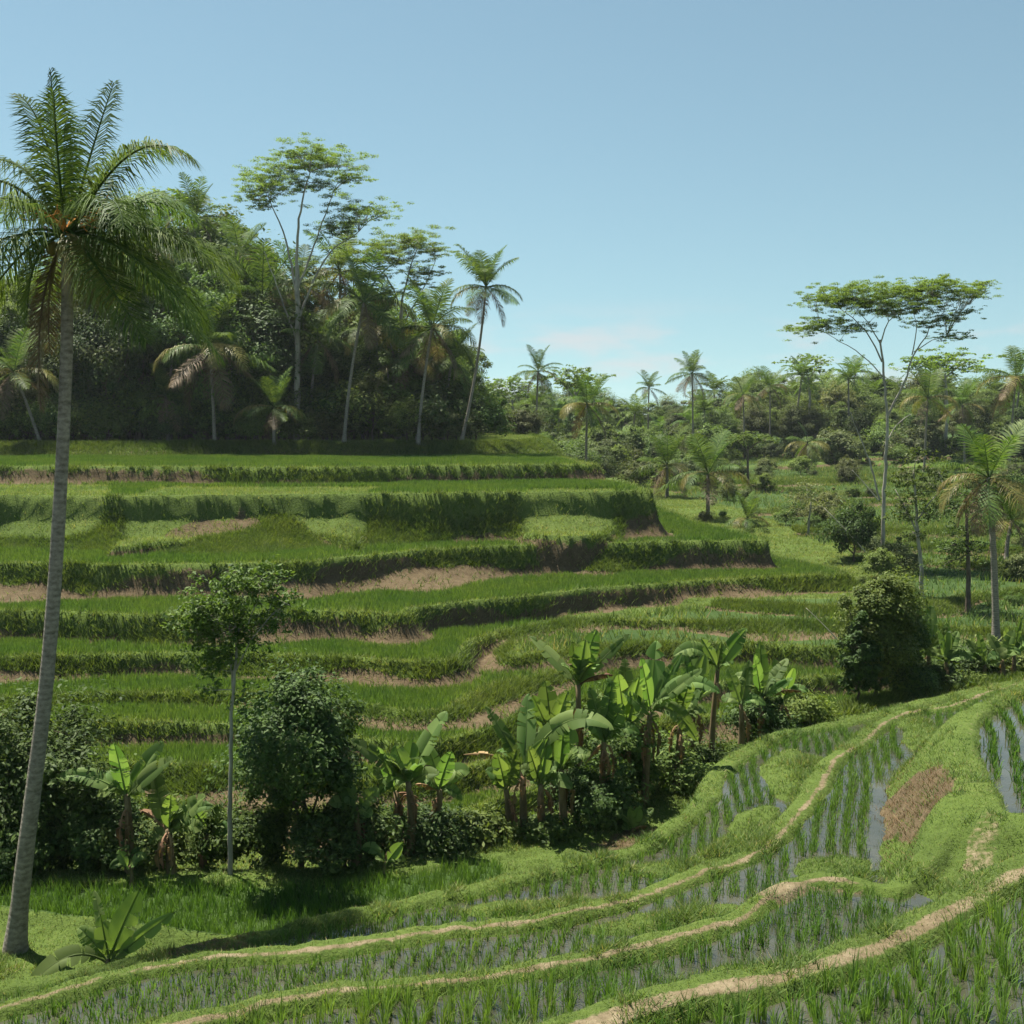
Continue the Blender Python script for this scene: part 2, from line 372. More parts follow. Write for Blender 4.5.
# the rough grass round the foot of the big palm
_a, _b = on_plane(0, 918, ZP[4]), on_plane(190, 944, ZP[4])
_l = _a[1] + (XX - _a[0]) * (_b[1] - _a[1]) / (_b[0] - _a[0]) + .5 * (fbm(XX, YY, 2, 300) - .5)
FID[(FID == 34) & (YY < _l) & (XX < _b[0] + 1)] = 0
_d = YY - _l; H += np.where((XX < _b[0] + 2) & (YY > 12), .22 * np.exp(-(_d / .28) ** 2), 0)
# soil scars on banks
def scar(px, py, z, rx, ry, arr, amt=1.0, rot=0., seed=0):
    c = on_plane(px, py, z); dx, dy = XX - c[0], YY - c[1]
    a, b = dx * math.cos(rot) + dy * math.sin(rot), -dx * math.sin(rot) + dy * math.cos(rot)
    d = np.sqrt((a / rx) ** 2 + (b / ry) ** 2) + 1.1 * (fbm(XX, YY, max(rx, ry) * .8, seed + 31, 4) - .5)
    m = (1 - sstep(.75, 1.0, d)) * amt
    np.maximum(arr, np.where((FID > 0), 0, m), out=arr)
_e = on_plane(918, 882, -5.85); PATH *= 1 - np.exp(-(((XX - _e[0]) / .75) ** 2 + ((YY - _e[1]) / 1.0) ** 2) ** 2)
scar(915, 822, -6.5, .62, 2.0, SOIL, 1.0, -.12, 1)
scar(700, 722 + 142, -7.3, .5, .8, SOIL, .7, 0, 2)
scar(980, 842, -5.6, .22, 1.3, PATH, .42, -.5, 3)
scar(150, 970, -8.2, 1.6, .8, SOIL, .42, 0, 4)
scar(800, 882, -5.7, .9, .35, PATH, .9, 0, 5)
scar(560, 1005, -5.7, 2.2, .3, PATH, .7, .1, 6)
scar(640, 838, -8.7, .9, .9, SOIL, .6, .5, 7)
scar(215, 516, Z[1] - 1, 2.6, 1.0, SOIL, .8, .3, 8)
# grassy mounds that have grown into the flooded strips
MOUND = np.zeros((NR, NC), np.float32)
for px, py, z, rx, ry, rot, h, seed in ((800, 778, ZP[3], .9, 2.6, -.35, .30, 1), (752, 836, ZP[3], .8, 2.3, -.42, .26, 2), (668, 868, ZP[3], 1.2, .55, .25, .2, 3), (560, 905, ZP[3], 2.0, .35, .15, .16, 4),
                                        (850, 872, ZP[2], 1.1, .7, .0, .2, 5), (700, 915, ZP[2], 1.6, .35, .3, .16, 6), (930, 740, ZP[2], .8, 2.0, -.25, .3, 7), (760, 975, ZP[1], 1.2, .45, .25, .16, 8)):
    c = on_plane(px, py, z); dx, dy = XX - c[0], YY - c[1]
    a, b = dx * math.cos(rot) + dy * math.sin(rot), -dx * math.sin(rot) + dy * math.cos(rot)
    d = np.sqrt((a / rx) ** 2 + (b / ry) ** 2) + .8 * (fbm(XX, YY, 1.0, seed + 131, 3) - .5)
    k = 1 - sstep(.45, 1.05, d)
    H += k * h * .6 * (FID > 0); FID[(k > .25) & (FID >= 30) & (FID < 36)] = 0
    MOUND = np.maximum(MOUND, k)
# small roughness everywhere but on the flat fields
rough = (fbm(XX, YY, .9, 5, 3) - .5) * .10 + (fbm(XX, YY, .25, 6, 2) - .5) * .05 * (YY < 40)
H += rough * np.where(FID >= 30, .15, np.where(FID > 0, .4, 1.0)) * np.clip(YY / 12, .35, 1.3)
H += (fbm(XX, YY, .35, 55, 3) - .5) * .10 * np.clip(SOIL * 1.5, 0, 1) * (YY < 40) + (fbm(XX, YY, .3, 56, 3) - .5) * .05 * PATH
H = H.astype(np.float32)
# sampling the terrain
LGY = np.log(GY); DU = GU[1] - GU[0]
def sample(arr, x, y, nearest=False):
    x = np.asarray(x, float); y = np.clip(np.asarray(y, float), GY[0] + .01, GY[-2])
    i = np.clip(np.searchsorted(GY, y) - 1, 0, NR - 2); fy = (y - GY[i]) / (GY[i + 1] - GY[i])
    u = np.clip((x / y - GU[0]) / DU, 0, NC - 1.001); j = u.astype(int); fu = u - j
    if nearest: return arr[i + (fy > .5), j + (fu > .5)]
    return (arr[i, j] * (1 - fu) + arr[i, j + 1] * fu) * (1 - fy) + (arr[i + 1, j] * (1 - fu) + arr[i + 1, j + 1] * fu) * fy
def ground(x, y): return float(sample(H, x, y))
def hit(px, py, ymin=5.0, ymax=400.):
    """first point of the ground met by the line of sight through a pixel, from distance ymin on"""
    d = ray(px, py); Y = np.exp(np.linspace(math.log(ymin), math.log(ymax), 4000)); x = d[0] / d[1] * Y; zz = d[2] / d[1] * Y
    b = np.nonzero(sample(H, x, Y) >= zz)[0]
    k = b[0] if len(b) else len(Y) - 1
    return np.array([x[k], Y[k], ground(x[k], Y[k])])
# ------------------------------------------------------------------ ground material
def ground_material():
    m, N, L = new_mat('ground')
    def attr(n):
        a = N.new('ShaderNodeAttribute'); a.attribute_name = n; return a.outputs['Fac']
    geo = N.new('ShaderNodeNewGeometry')
    def noise(s, d=5, r=.6):
        n = N.new('ShaderNodeTexNoise'); n.inputs['Scale'].default_value = s; n.inputs['Detail'].default_value = d; n.inputs['Roughness'].default_value = r
        L.new(geo.outputs['Position'], n.inputs['Vector']); return n.outputs[0]
    def ramp(f, cols):
        r = N.new('ShaderNodeValToRGB'); e = r.color_ramp.elements
        e[0].position, e[0].color = cols[0][0], rgb(cols[0][1]); e[1].position, e[1].color = cols[-1][0], rgb(cols[-1][1])
        for p, c in cols[1:-1]: x = e.new(p); x.color = rgb(c)
        L.new(f, r.inputs[0]); return r.outputs[0]
    def mix(f, a, b):
        x = N.new('ShaderNodeMix'); x.data_type = 'RGBA'; L.new(f, x.inputs[0]); L.new(a, x.inputs[6]); L.new(b, x.inputs[7]); return x.outputs[2]
    def math2(op, a, b):
        x = N.new('ShaderNodeMath'); x.operation = op
        for k, v in enumerate((a, b)):
            if isinstance(v, (int, float)): x.inputs[k].default_value = v
            else: L.new(v, x.inputs[k])
        return x.outputs[0]
    n1, n2, n3 = noise(.35, 4), noise(2.2, 6), noise(11, 6, .7)
    nn = math2('ADD', math2('MULTIPLY', n1, .5), math2('MULTIPLY', n3, .5))
    grass = ramp(nn, [(.3, (.040, .062, .014)), (.55, (.075, .110, .022)), (.75, (.13, .14, .045))])
    soil = ramp(math2('ADD', math2('MULTIPLY', n2, .45), math2('MULTIPLY', n3, .55)), [(.3, (.045, .030, .018)), (.5, (.090, .066, .036)), (.72, (.145, .112, .064))])
    path = ramp(math2('ADD', math2('MULTIPLY', n2, .5), math2('MULTIPLY', n3, .5)), [(.3, (.075, .058, .030)), (.5, (.15, .117, .068)), (.7, (.25, .205, .13))])
    mud = ramp(n2, [(.3, (.045, .034, .022)), (.7, (.09, .070, .048))])
    field = ramp(n1, [(.3, (.026, .050, .012)), (.7, (.045, .075, .018))])
    c = mix(attr('field'), grass, field)
    c = mix(attr('mud'), c, mud)
    def ragged(a, lo, hi):
        f = math2('ADD', a, math2('MULTIPLY', math2('SUBTRACT', math2('ADD', math2('MULTIPLY', n2, .5), math2('MULTIPLY', n3, .5)), .5), 1.7))
        r = N.new('ShaderNodeMapRange'); r.interpolation_type = 'SMOOTHSTEP'; r.inputs[1].default_value = lo; r.inputs[2].default_value = hi; L.new(f, r.inputs[0])
        return math2('MULTIPLY', r.outputs[0], math2('MINIMUM', math2('MULTIPLY', a, 6.0), 1.0))
    c = mix(ragged(attr('soil'), .25, .55), c, soil)
    c = mix(ragged(attr('path'), .3, .6), c, path)
    p = N.new('ShaderNodeBsdfPrincipled'); p.inputs['Roughness'].default_value = .95; p.inputs['Specular IOR Level'].default_value = .1
    L.new(c, p.inputs['Base Color'])
    b = N.new('ShaderNodeBump'); b.inputs['Strength'].default_value = .7; b.inputs['Distance'].default_value = .08
    L.new(math2('ADD', n3, n2), b.inputs['Height']); L.new(b.outputs[0], p.inputs['Normal'])
    o = N.new('ShaderNodeOutputMaterial'); L.new(p.outputs[0], o.inputs[0])
    return m
ii, jj = np.meshgrid(np.arange(NR - 1), np.arange(NC - 1), indexing='ij')
q0 = ii * NC + jj
QUADS = np.stack([q0, q0 + 1, q0 + NC + 1, q0 + NC], -1).reshape(-1, 4)
FLOOD = np.isin(FID, (30, 31, 32, 33, 35))
gme = mesh_from('ground', np.stack([XX, YY, H], -1), QUADS, None, True, attrs={
    'soil': SOIL.ravel(), 'path': PATH.ravel(), 'field': ((FID > 0) & ~FLOOD).astype(np.float32).ravel(), 'mud': FLOOD.astype(np.float32).ravel()}, mat=ground_material())
tag(link('ground', gme), 'terraced green ground stepping down across the valley', 'ground', kind='structure')

# water standing in the near paddies
def water_material():
    m, N, L = new_mat('paddy_water')
    geo = N.new('ShaderNodeNewGeometry')
    n = N.new('ShaderNodeTexNoise'); n.inputs['Scale'].default_value = 1.1; n.inputs['Detail'].default_value = 5; L.new(geo.outputs['Position'], n.inputs[0])
    r = N.new('ShaderNodeValToRGB'); e = r.color_ramp.elements; e[0].position = .35; e[1].position = .7; e[0].color = (.034, .035, .022, 1); e[1].color = (.062, .060, .042, 1); L.new(n.outputs[0], r.inputs[0])
    n2 = N.new('ShaderNodeTexNoise'); n2.inputs['Scale'].default_value = 9; n2.inputs['Detail'].default_value = 3; L.new(geo.outputs['Position'], n2.inputs[0])
    b = N.new('ShaderNodeBump'); b.inputs['Strength'].default_value = .12; b.inputs['Distance'].default_value = .02; L.new(n2.outputs[0], b.inputs['Height'])
    p = N.new('ShaderNodeBsdfPrincipled'); p.inputs['Roughness'].default_value = .03; p.inputs['IOR'].default_value = 1.6; p.inputs['Specular IOR Level'].default_value = .5
    L.new(r.outputs[0], p.inputs['Base Color']); L.new(b.outputs[0], p.inputs['Normal'])
    o = N.new('ShaderNodeOutputMaterial'); L.new(p.outputs[0], o.inputs[0]); return m
WM = water_material()
WZ = {30: ZP[0], 31: ZP[1], 32: ZP[2], 33: ZP[3], 35: ZF}
fq = FID.ravel()[QUADS]
for fid, zz in WZ.items():
    mk = FID == fid
    for _ in range(12):
        src = mk & (H < zz + .02); g = mk.copy(); g[1:] |= src[:-1]; g[:-1] |= src[1:]; g[:, 1:] |= src[:, :-1]; g[:, :-1] |= src[:, 1:]; mk = g
    mk &= H > zz - .13
    sel = QUADS[mk.ravel()[QUADS].all(1)]
    ids, inv = np.unique(sel, return_inverse=True)
    V = np.stack([XX.ravel()[ids], YY.ravel()[ids], np.full(len(ids), zz - .005)], 1)
    tag(link('paddy_water', mesh_from('paddy_water', V, inv.reshape(-1, 4), None, True, mat=WM)), 'shallow brown water standing between the rows of a near paddy', 'water', kind='structure')
# ------------------------------------------------------------------ ground cover
M_RICE = leaf_mat('rice_leaf', (.075, .132, .027), (.132, .210, .048), trans=.42, rough=.6, objvar=0, pos=.22)
M_SEED = leaf_mat('seedling_leaf', (.065, .130, .024), (.125, .215, .042), trans=.4, rough=.6, objvar=.12, pos=.22)
M_GRASS = leaf_mat('grass_leaf', (.078, .126, .032), (.158, .228, .066), trans=.38, rough=.65, objvar=0, c3=(.30, .26, .12), pos=.22)
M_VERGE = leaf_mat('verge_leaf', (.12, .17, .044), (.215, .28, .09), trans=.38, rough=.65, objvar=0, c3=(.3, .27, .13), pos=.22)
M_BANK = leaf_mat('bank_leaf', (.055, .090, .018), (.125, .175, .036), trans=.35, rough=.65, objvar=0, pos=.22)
area = np.gradient(GY)[:, None] * (GY * DU)[:, None] * np.ones((1, NC))
infr = sstep(.56, .50, np.abs(UU))
def scatter(weight, n):
    p = (weight * area * infr).ravel().astype(np.float64); p /= p.sum()
    c = np.cumsum(p); idx = np.searchsorted(c, R.random(n))
    idx = np.minimum(idx, NR * NC - 1); i, j = np.divmod(idx, NC)
    i = np.clip(i + R.random(n) - .5, 0, NR - 1.01); j = np.clip(j + R.random(n) - .5, 0, NC - 1.01)
    i0 = i.astype(int); f = i - i0; y = GY[i0] * (1 - f) + GY[i0 + 1] * f; x = (GU[0] + j * DU) * y
    return np.stack([x, y, sample(H, x, y)], 1)
def tufts(P0, per, spread, h, w, lean, hv=.35, simple=True):
    n = len(P0); Pt = np.repeat(P0, per, 0); m = len(Pt)
    h = np.repeat(np.broadcast_to(h, (n,)), per); w = np.repeat(np.broadcast_to(w, (n,)), per)
    Pt = Pt + np.stack([R.normal(0, 1, m), R.normal(0, 1, m), np.zeros(m)], 1) * spread
    Pt[:, 2] = sample(H, Pt[:, 0], Pt[:, 1]) - .02
    return blades(Pt, h * (1 - hv + 2 * hv * R.random(m)), w, R.random(m) * 2 * PI, lean * (.3 + 1.2 * R.random(m)), simple)
def stuff(name, label, cat, parts, mat):
    mb = MB()
    for p in parts: mb.add(*p)
    return tag(link(name, mb.mesh(name, mat)), label, cat, kind='stuff')

# rice crop on the hillside terraces (dense, even)
ft = ((FID >= 1) & (FID <= 9)).astype(float) * (SOIL < .2)
fv = ((FID >= 60) & (FID < 80)).astype(float)
f34 = (FID == 34).astype(float)
thin = .35 + .65 * sstep(.35, .6, fbm(XX, YY, 4, 200))
P1_ = scatter(ft * (YY < 112) * thin / YY, 150000)
P1_ = P1_[~((P1_[:, 1] > 34) & (sample(SLOPE, P1_[:, 0], P1_[:, 1]) > .05))]
hh = .26 + .14 * vnoise(P1_[:, 0], P1_[:, 1], 3, 8)
stuff('rice_crop', 'dense green rice crop filling the hillside terraces', 'rice', [tufts(P1_, 4, .07, hh, .035 + P1_[:, 1] * .0004, .35)], M_RICE)
# rice in the far valley strips, patchy
pv = fv * (.15 + .85 * sstep(.45, .6, fbm(XX, YY, 11, 201))) * (YY < 230)
P2_ = scatter(pv / YY, 50000)
stuff('valley_grass', 'rough pale green grass over the valley strips', 'grass', [tufts(P2_, 4, .2, .35 + .35 * vnoise(P2_[:, 0], P2_[:, 1], 2.5, 9) ** 2, .07, .5)], M_GRASS)
# grass on the lips of the terraces and draped over the banks
far = (YY > 34) & (YY < 135)
bankw = far * (SLOPE > 0) * (1 - .97 * np.clip(SOIL * 1.5, 0, 1)) * (1 - .35 * np.clip(SLOPE, 0, 1))
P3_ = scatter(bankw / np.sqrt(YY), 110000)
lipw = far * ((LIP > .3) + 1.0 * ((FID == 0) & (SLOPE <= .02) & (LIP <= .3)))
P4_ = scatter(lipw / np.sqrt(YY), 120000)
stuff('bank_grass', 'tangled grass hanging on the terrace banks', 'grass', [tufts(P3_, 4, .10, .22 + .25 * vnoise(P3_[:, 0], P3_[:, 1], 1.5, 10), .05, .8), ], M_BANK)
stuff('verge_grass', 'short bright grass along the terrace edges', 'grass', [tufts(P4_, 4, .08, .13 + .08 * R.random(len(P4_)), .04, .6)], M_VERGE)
# near banks: fine short grass
near = (YY <= 36) & (YY > 5)
bare = np.clip(PATH * 1.25, 0, 1); bs = np.clip(SOIL * 1.1, 0, 1)
nw = near * (FID == 0) * (1 - .80 * bare) * (1 - .86 * bs) * (.45 + .55 * sstep(.35, .6, fbm(XX, YY, 1.1, 202)))
P5_ = scatter(nw / YY, 150000)
hn = .035 + .045 * vnoise(P5_[:, 0], P5_[:, 1], .8, 12) + .10 * sstep(.62, .85, vnoise(P5_[:, 0], P5_[:, 1], .5, 13))
hn *= np.where(sample(MOUND, P5_[:, 0], P5_[:, 1]) > .2, 1.25, 1.0)
stuff('grass', 'short green grass on the bunds and banks of the near paddies', 'grass', [tufts(P5_, 4, .035, hn, .007 + P5_[:, 1] * .0005, .75, simple=True)], M_GRASS)
# withered grass on the bare scars
M_DRY = leaf_mat('dry_grass_leaf', (.11, .070, .034), (.23, .16, .085), trans=.2, rough=.8, objvar=0, c3=(.12, .16, .04), pos=.2)
P7_ = scatter(near * (SOIL > .12) * (SOIL + .15) * (FID == 0), 9000)
stuff('dry_grass', 'short withered brown grass over the bare earth scars', 'grass', [tufts(P7_, 5, .04, .07 + .05 * R.random(len(P7_)), .016, .9)], M_DRY)
# thick young rice under the trees
P6_ = scatter(f34 * (YY < 40), 1500)
R34 = tufts(P6_, 6, .05, .26 + .1 * vnoise(P6_[:, 0], P6_[:, 1], 2, 14), .02, .35)

# rows of seedlings in the flooded paddies
def rows(fid, sx, a, b, ymax=40, jit=.02, wav=.06, dens=1.0):
    m = FID == fid
    x0, x1, y0, y1 = XX[m & (infr > 0)].min(), XX[m & (infr > 0)].max(), YY[m].min(), min(YY[m].max(), ymax)
    L = math.hypot(sx, 1); dx, dy = sx / L, 1 / L
    s = np.arange(-60, 60, a); t = np.arange(0, 60, b)
    S, T_ = np.meshgrid(s, t, indexing='ij'); S = S + wav * np.sin(T_ * .9 + S * .35) + R.normal(0, jit, S.shape); T_ = T_ + R.normal(0, jit * 1.6, S.shape) + b * R.random((len(s), 1))
    x = S * dy + T_ * dx; y = T_ * dy - S * dx
    k = (y > y0) & (y < y1) & (x > x0) & (x < x1) & (np.abs(x / np.maximum(y, 1)) < .5); x, y = x[k], y[k]
    k = (sample(FID, x, y, True) == fid) & (R.random(len(x)) < dens)
    x, y = x[k], y[k]
    return np.stack([x, y, np.full(len(x), WZ.get(fid, -8.8) - .03)], 1)
def seed_patch(Pts, n, spread, h, w, lean):
    m = len(Pts); Pt = np.repeat(Pts, n, 0); k = len(Pt)
    Pt = Pt + np.stack([R.normal(0, spread, k), R.normal(0, spread, k), np.zeros(k)], 1)
    hs = np.repeat(np.broadcast_to(h, (m,)) * (.75 + .5 * R.random(m)), n) * (.7 + .5 * R.random(k))
    return blades(Pt, hs, w * (.8 + .4 * R.random(k)), R.random(k) * 2 * PI, lean * (.2 + 1.3 * R.random(k)))
r0, r1, r2, r3, r5 = rows(30, .1, .21, .11, jit=.035), rows(31, .14, .20, .10, jit=.035), rows(32, .28, .235, .085, jit=.022), rows(33, .16, .24, .085, jit=.022), rows(35, .33, .32, .09, jit=.025)
# the clumps that show largest are plants of their own
near_cl = np.vstack([r0, r1]); px_ = near_cl[:, 0] / near_cl[:, 1]
vis = (np.abs(px_) < .43) & ((-near_cl[:, 2] / near_cl[:, 1]) < .545)
order = np.argsort(np.where(vis, near_cl[:, 1], 1e9))[:290]
pick = np.zeros(len(near_cl), bool); pick[order] = True; pick &= vis
r4 = rows(34, .12, .33, .11, jit=.03, wav=.08); r4[:, 2] = sample(H, r4[:, 0], r4[:, 1]) - .02
parts = [R34, seed_patch(r4, 8, .035, .20, .014, .42)]
parts.append(seed_patch(near_cl[~pick], 13, .035, .25, .009, .48))
parts.append(seed_patch(r2, 10, .04, .21, .012, .5)); parts.append(seed_patch(r3, 10, .04, .22, .013, .5)); parts.append(seed_patch(r5, 7, .035, .2, .018, .4))
# weeds on the rim of the water
stuff('rice_seedlings', 'young rice seedlings standing in rows in the flooded paddies', 'rice', parts, M_SEED)
RM = []
for v in range(8):
    mb = MB(); n = 17
    a = R.random(n) * 2 * PI; rr = R.random(n) * .035
    mb.add(*blades(np.stack([np.cos(a) * rr, np.sin(a) * rr, np.zeros(n)], 1), (.18 + .22 * R.random(n)), .009, a + R.normal(0, .6, n), .05 + .55 * R.random(n)))
    RM.append(mb.mesh('rice_plant', M_SEED))
for k, p in enumerate(near_cl[pick]):
    o = link('rice_plant', RM[k % 8], None, p, (0, 0, R.random() * 6.28), .8 + .45 * R.random())
    z0 = p[2] > -5.5
    tag(o, 'clump of rice standing in the paddy at the lower corner of the view' if z0 else 'clump of rice in the second paddy from the viewer, between two tan bunds', 'rice plant', 'rice clumps nearest the viewer, lowest paddy' if z0 else 'rice clumps in the second nearest paddy')
# ------------------------------------------------------------------ palms
M_FROND = leaf_mat('frond', (.045, .090, .018), (.115, .170, .036), trans=.36, rough=.55, objvar=.22, spec=.15)
M_FROND_PALE = leaf_mat('pale_frond', (.12, .12, .035), (.22, .19, .06), trans=.3, rough=.45, objvar=.2)
M_FROND_DRY = leaf_mat('dry_frond', (.10, .072, .042), (.20, .15, .09), trans=.2, rough=.6, objvar=.25)
M_PALMBARK = bark_mat('palm_bark', (.10, .085, .065), (.30, .265, .215), 9, rings=3.2, bump=.8)
M_PALEBARK = bark_mat('pale_bark', (.17, .15, .12), (.40, .37, .31), 3.0, bump=.4)
M_BARK = bark_mat('bark', (.055, .042, .030), (.17, .135, .10), 4.0, bump=.6)
M_NUT = bark_mat('coconut', (.09, .12, .02), (.22, .17, .05), 3)
M_STALK = bark_mat('flower_stalk', (.35, .13, .02), (.55, .27, .06), 5)
def frond_mb(mb, C, S0, leaflen, nleaf, w, hang=.5, seed=0, s0=.14, vee=.25, simple=False, rach=.02):
    """feather leaf along the curve C; S0 a rough sideways direction"""
    rs = np.random.default_rng(seed)
    C = np.asarray(C, float); n = len(C)
    seg = np.linalg.norm(np.diff(C, axis=0), axis=1); cum = np.concatenate([[0], np.cumsum(seg)]); Lt = cum[-1]
    T = unit(np.gradient(C, axis=0))
    s = np.repeat(np.linspace(s0, 1, nleaf) ** .95, 2); side = np.tile([1., -1.], nleaf); s = np.clip(s + rs.normal(0, .006, len(s)), 0, 1)
    p = np.stack([np.interp(s * Lt, cum, C[:, k]) for k in range(3)], 1); t = unit(np.stack([np.interp(s * Lt, cum, T[:, k]) for k in range(3)], 1))
    S = np.cross(t, np.cross(np.broadcast_to(S0, t.shape), t)); S = unit(S); N = np.cross(S, t); N *= np.sign(N[:, 2:3] + 1e-6)
    prof = np.clip(np.sin(PI * np.clip((s - s0) / (1 - s0) * .86 + .12, 0, 1)), 0, 1) ** .6
    L = leaflen * prof * (.85 + .3 * rs.random(len(s)))
    fw = .35 + .75 * s ** 2 + rs.normal(0, .15, len(s))
    d = unit(S * side[:, None] * 1.0 + t * fw[:, None] + N * vee)
    g = np.zeros_like(d); g[:, 2] = -1
    hg = hang * (.4 + 1.2 * rs.random(len(s))) + .12
    m1 = p + d * (L * .5)[:, None] + g * (L * .10 * hg)[:, None]
    d2 = unit(d + g * hg[:, None] * 1.3)
    tip = m1 + d2 * (L * .55)[:, None]
    W = t * (w * .5)
    if simple:
        V = np.stack([p - W, p + W, m1 + W * .9, m1 - W * .9, tip], 1)
    else:
        V = np.stack([p - W * .6, p + W * .6, m1 + W, m1 - W, tip], 1)
    k = np.arange(len(s))[:, None] * 5
    mb.add(V, k + np.array([[0, 1, 2, 3]]), k + np.array([[3, 2, 4]]))
    tube(mb, C[::1], np.linspace(rach, rach * .25, n), 4, cap=False)
def frond_curve(L, el0, droop, n=14, pw=1.5):
    s = np.linspace(0, 1, n); a = el0 - droop * s ** pw; ds = L / (n - 1)
    x = np.concatenate([[0], np.cumsum(np.cos(a[:-1]) * ds)]); z = np.concatenate([[0], np.cumsum(np.sin(a[:-1]) * ds)])
    return np.stack([x, 0 * x, z], 1)
FM = {}
def frond_mesh(kind, v):
    if (kind, v) in FM: return FM[kind, v]
    rs = np.random.default_rng(v * 13 + len(kind))
    el0, droop, hang = {'up': (1.25, .55, .15), 'mid': (.75, 1.2, .45), 'out': (.25, 1.35, .8), 'low': (-.35, 1.1, 1.1), 'dry': (-.75, .8, 1.3), 'pale': (.1, 1.7, 1.0)}[kind]
    mb = MB()
    C = frond_curve(1.0, el0 + rs.normal(0, .12), droop + rs.normal(0, .2))
    C[:, 1] += rs.normal(0, .06) * np.linspace(0, 1, len(C)) ** 2
    frond_mb(mb, C, np.array([0, 1., 0]), .28, 56, .0155, hang, v, rach=.012)
    FM[kind, v] = mb.mesh('frond', {'dry': M_FROND_DRY, 'pale': M_FROND_PALE}.get(kind, M_FROND))
    return FM[kind, v]
def palm_crown(root, top, L, seed, n=18, dry=3, pale=3, up=4):
    rs = np.random.default_rng(seed); kinds = ['up'] * up + ['mid'] * (n - up - dry - pale - 6) + ['out'] * 4 + ['low'] * 2 + ['pale'] * pale + ['dry'] * dry
    az = rs.random() * 6.28
    for i, k in enumerate(kinds):
        az += 2.39996 + rs.normal(0, .15)
        link('frond', frond_mesh(k, int(rs.integers(0, 3))), root, tuple(np.array(top)), (rs.normal(0, .12), 0, az), L * (.85 + .3 * rs.random()))
def palm(px, py, Y, cx, cy, span, label, seed, group=None, r=.13, bend=.35, n=18, dry=3, pale=3, up=4, skirt=True, kind_label='palm tree'):
    """coconut palm standing at pixel (px,py) at distance Y, its crown centre seen at (cx,cy); span = frond length in pixels"""
    b = at_y(px, py, Y); b[2] = ground(b[0], b[1]) - .1
    t = at_y(cx, cy, Y + np.random.default_rng(seed).normal(0, .4))
    root = link('coconut_palm', None, None, tuple(b)); root.empty_display_size = .3
    tag(root, label, kind_label, group)
    v = t - b; n_ = 12
    c1 = b + v * .45 + np.array([-v[0] * bend, 0, 0])
    C = bez(b, c1, t, n_) - b
    mb = MB(); rad = np.linspace(r * 1.15, r * .75, n_); rad[0] *= 1.6; rad[1] *= 1.12
    tube(mb, C, rad, 9); link('trunk', mb.mesh('trunk', M_PALMBARK, True), root)
    palm_crown(root, C[-1], span * Y / F, seed, n, dry, pale, up)
    return root
# far palms: one crown mesh, shared
def far_palm_meshes():
    out = []
    for v in range(4):
        rs = np.random.default_rng(900 + v); mb = MB(); az = 0
        for i in range(17):
            az += 2.4; k = ['up', 'mid', 'mid', 'out', 'out', 'low'][min(i // 3, 5)]
            el0, droop, hang = {'up': (1.2, .6, .2), 'mid': (.8, 1.2, .5), 'out': (.25, 1.3, .8), 'low': (-.4, 1.0, 1)}[k]
            C = frond_curve(rs.uniform(.85, 1.15), el0 + rs.normal(0, .1), droop + rs.normal(0, .2), 9)
            c, s = math.cos(az), math.sin(az); C = np.stack([C[:, 0] * c, C[:, 0] * s, C[:, 2]], 1)
            frond_mb(mb, C, np.array([-s, c, 0]), .27, 22, .035, hang, int(rs.integers(1e6)), rach=.014)
        out.append(mb.mesh('crown', M_FROND))
    return out

# ------------------------------------------------------------------ broadleaf trees
LM = {
 'dark': leaf_mat('dark_foliage', (.030, .056, .015), (.078, .122, .029), trans=.3, rough=.6, spec=.15, objvar=.14),
 'mid': leaf_mat('mid_foliage', (.042, .075, .018), (.110, .160, .036), trans=.35, objvar=.38),
 'light': leaf_mat('light_foliage', (.07, .115, .026), (.155, .21, .048), trans=.38, objvar=.2),
 'olive': leaf_mat('olive_foliage', (.055, .080, .026), (.14, .16, .058), trans=.33, objvar=.38),
 'feather': leaf_mat('feathery_foliage', (.075, .125, .026), (.16, .22, .048), trans=.6, objvar=.12),
}
def crown_points(rs, n, rx, rz, flat, layers=0):
    a = rs.random(n) * 2 * PI
    if flat:
        rr = np.sqrt(rs.random(n)) * rx
        z = rz * (1 - (rr / rx) ** 2) * .7 - rs.random(n) ** 2 * rz * .9
        return np.stack([np.cos(a) * rr, np.sin(a) * rr, z], 1)
    u = rs.uniform(-.75, 1, n); q = np.sqrt(1 - u * u); rad = rs.random(n) ** .45
    lump = 1 + .28 * np.sin(a * 2 + rs.random() * 6) * q + .2 * np.sin(a * 3 + u * 4 + rs.random() * 6)
    return np.stack([np.cos(a) * q * rad * rx * lump, np.sin(a) * q * rad * rx * lump, u * rad * rz * (1 + .12 * np.sin(a * 3))], 1)
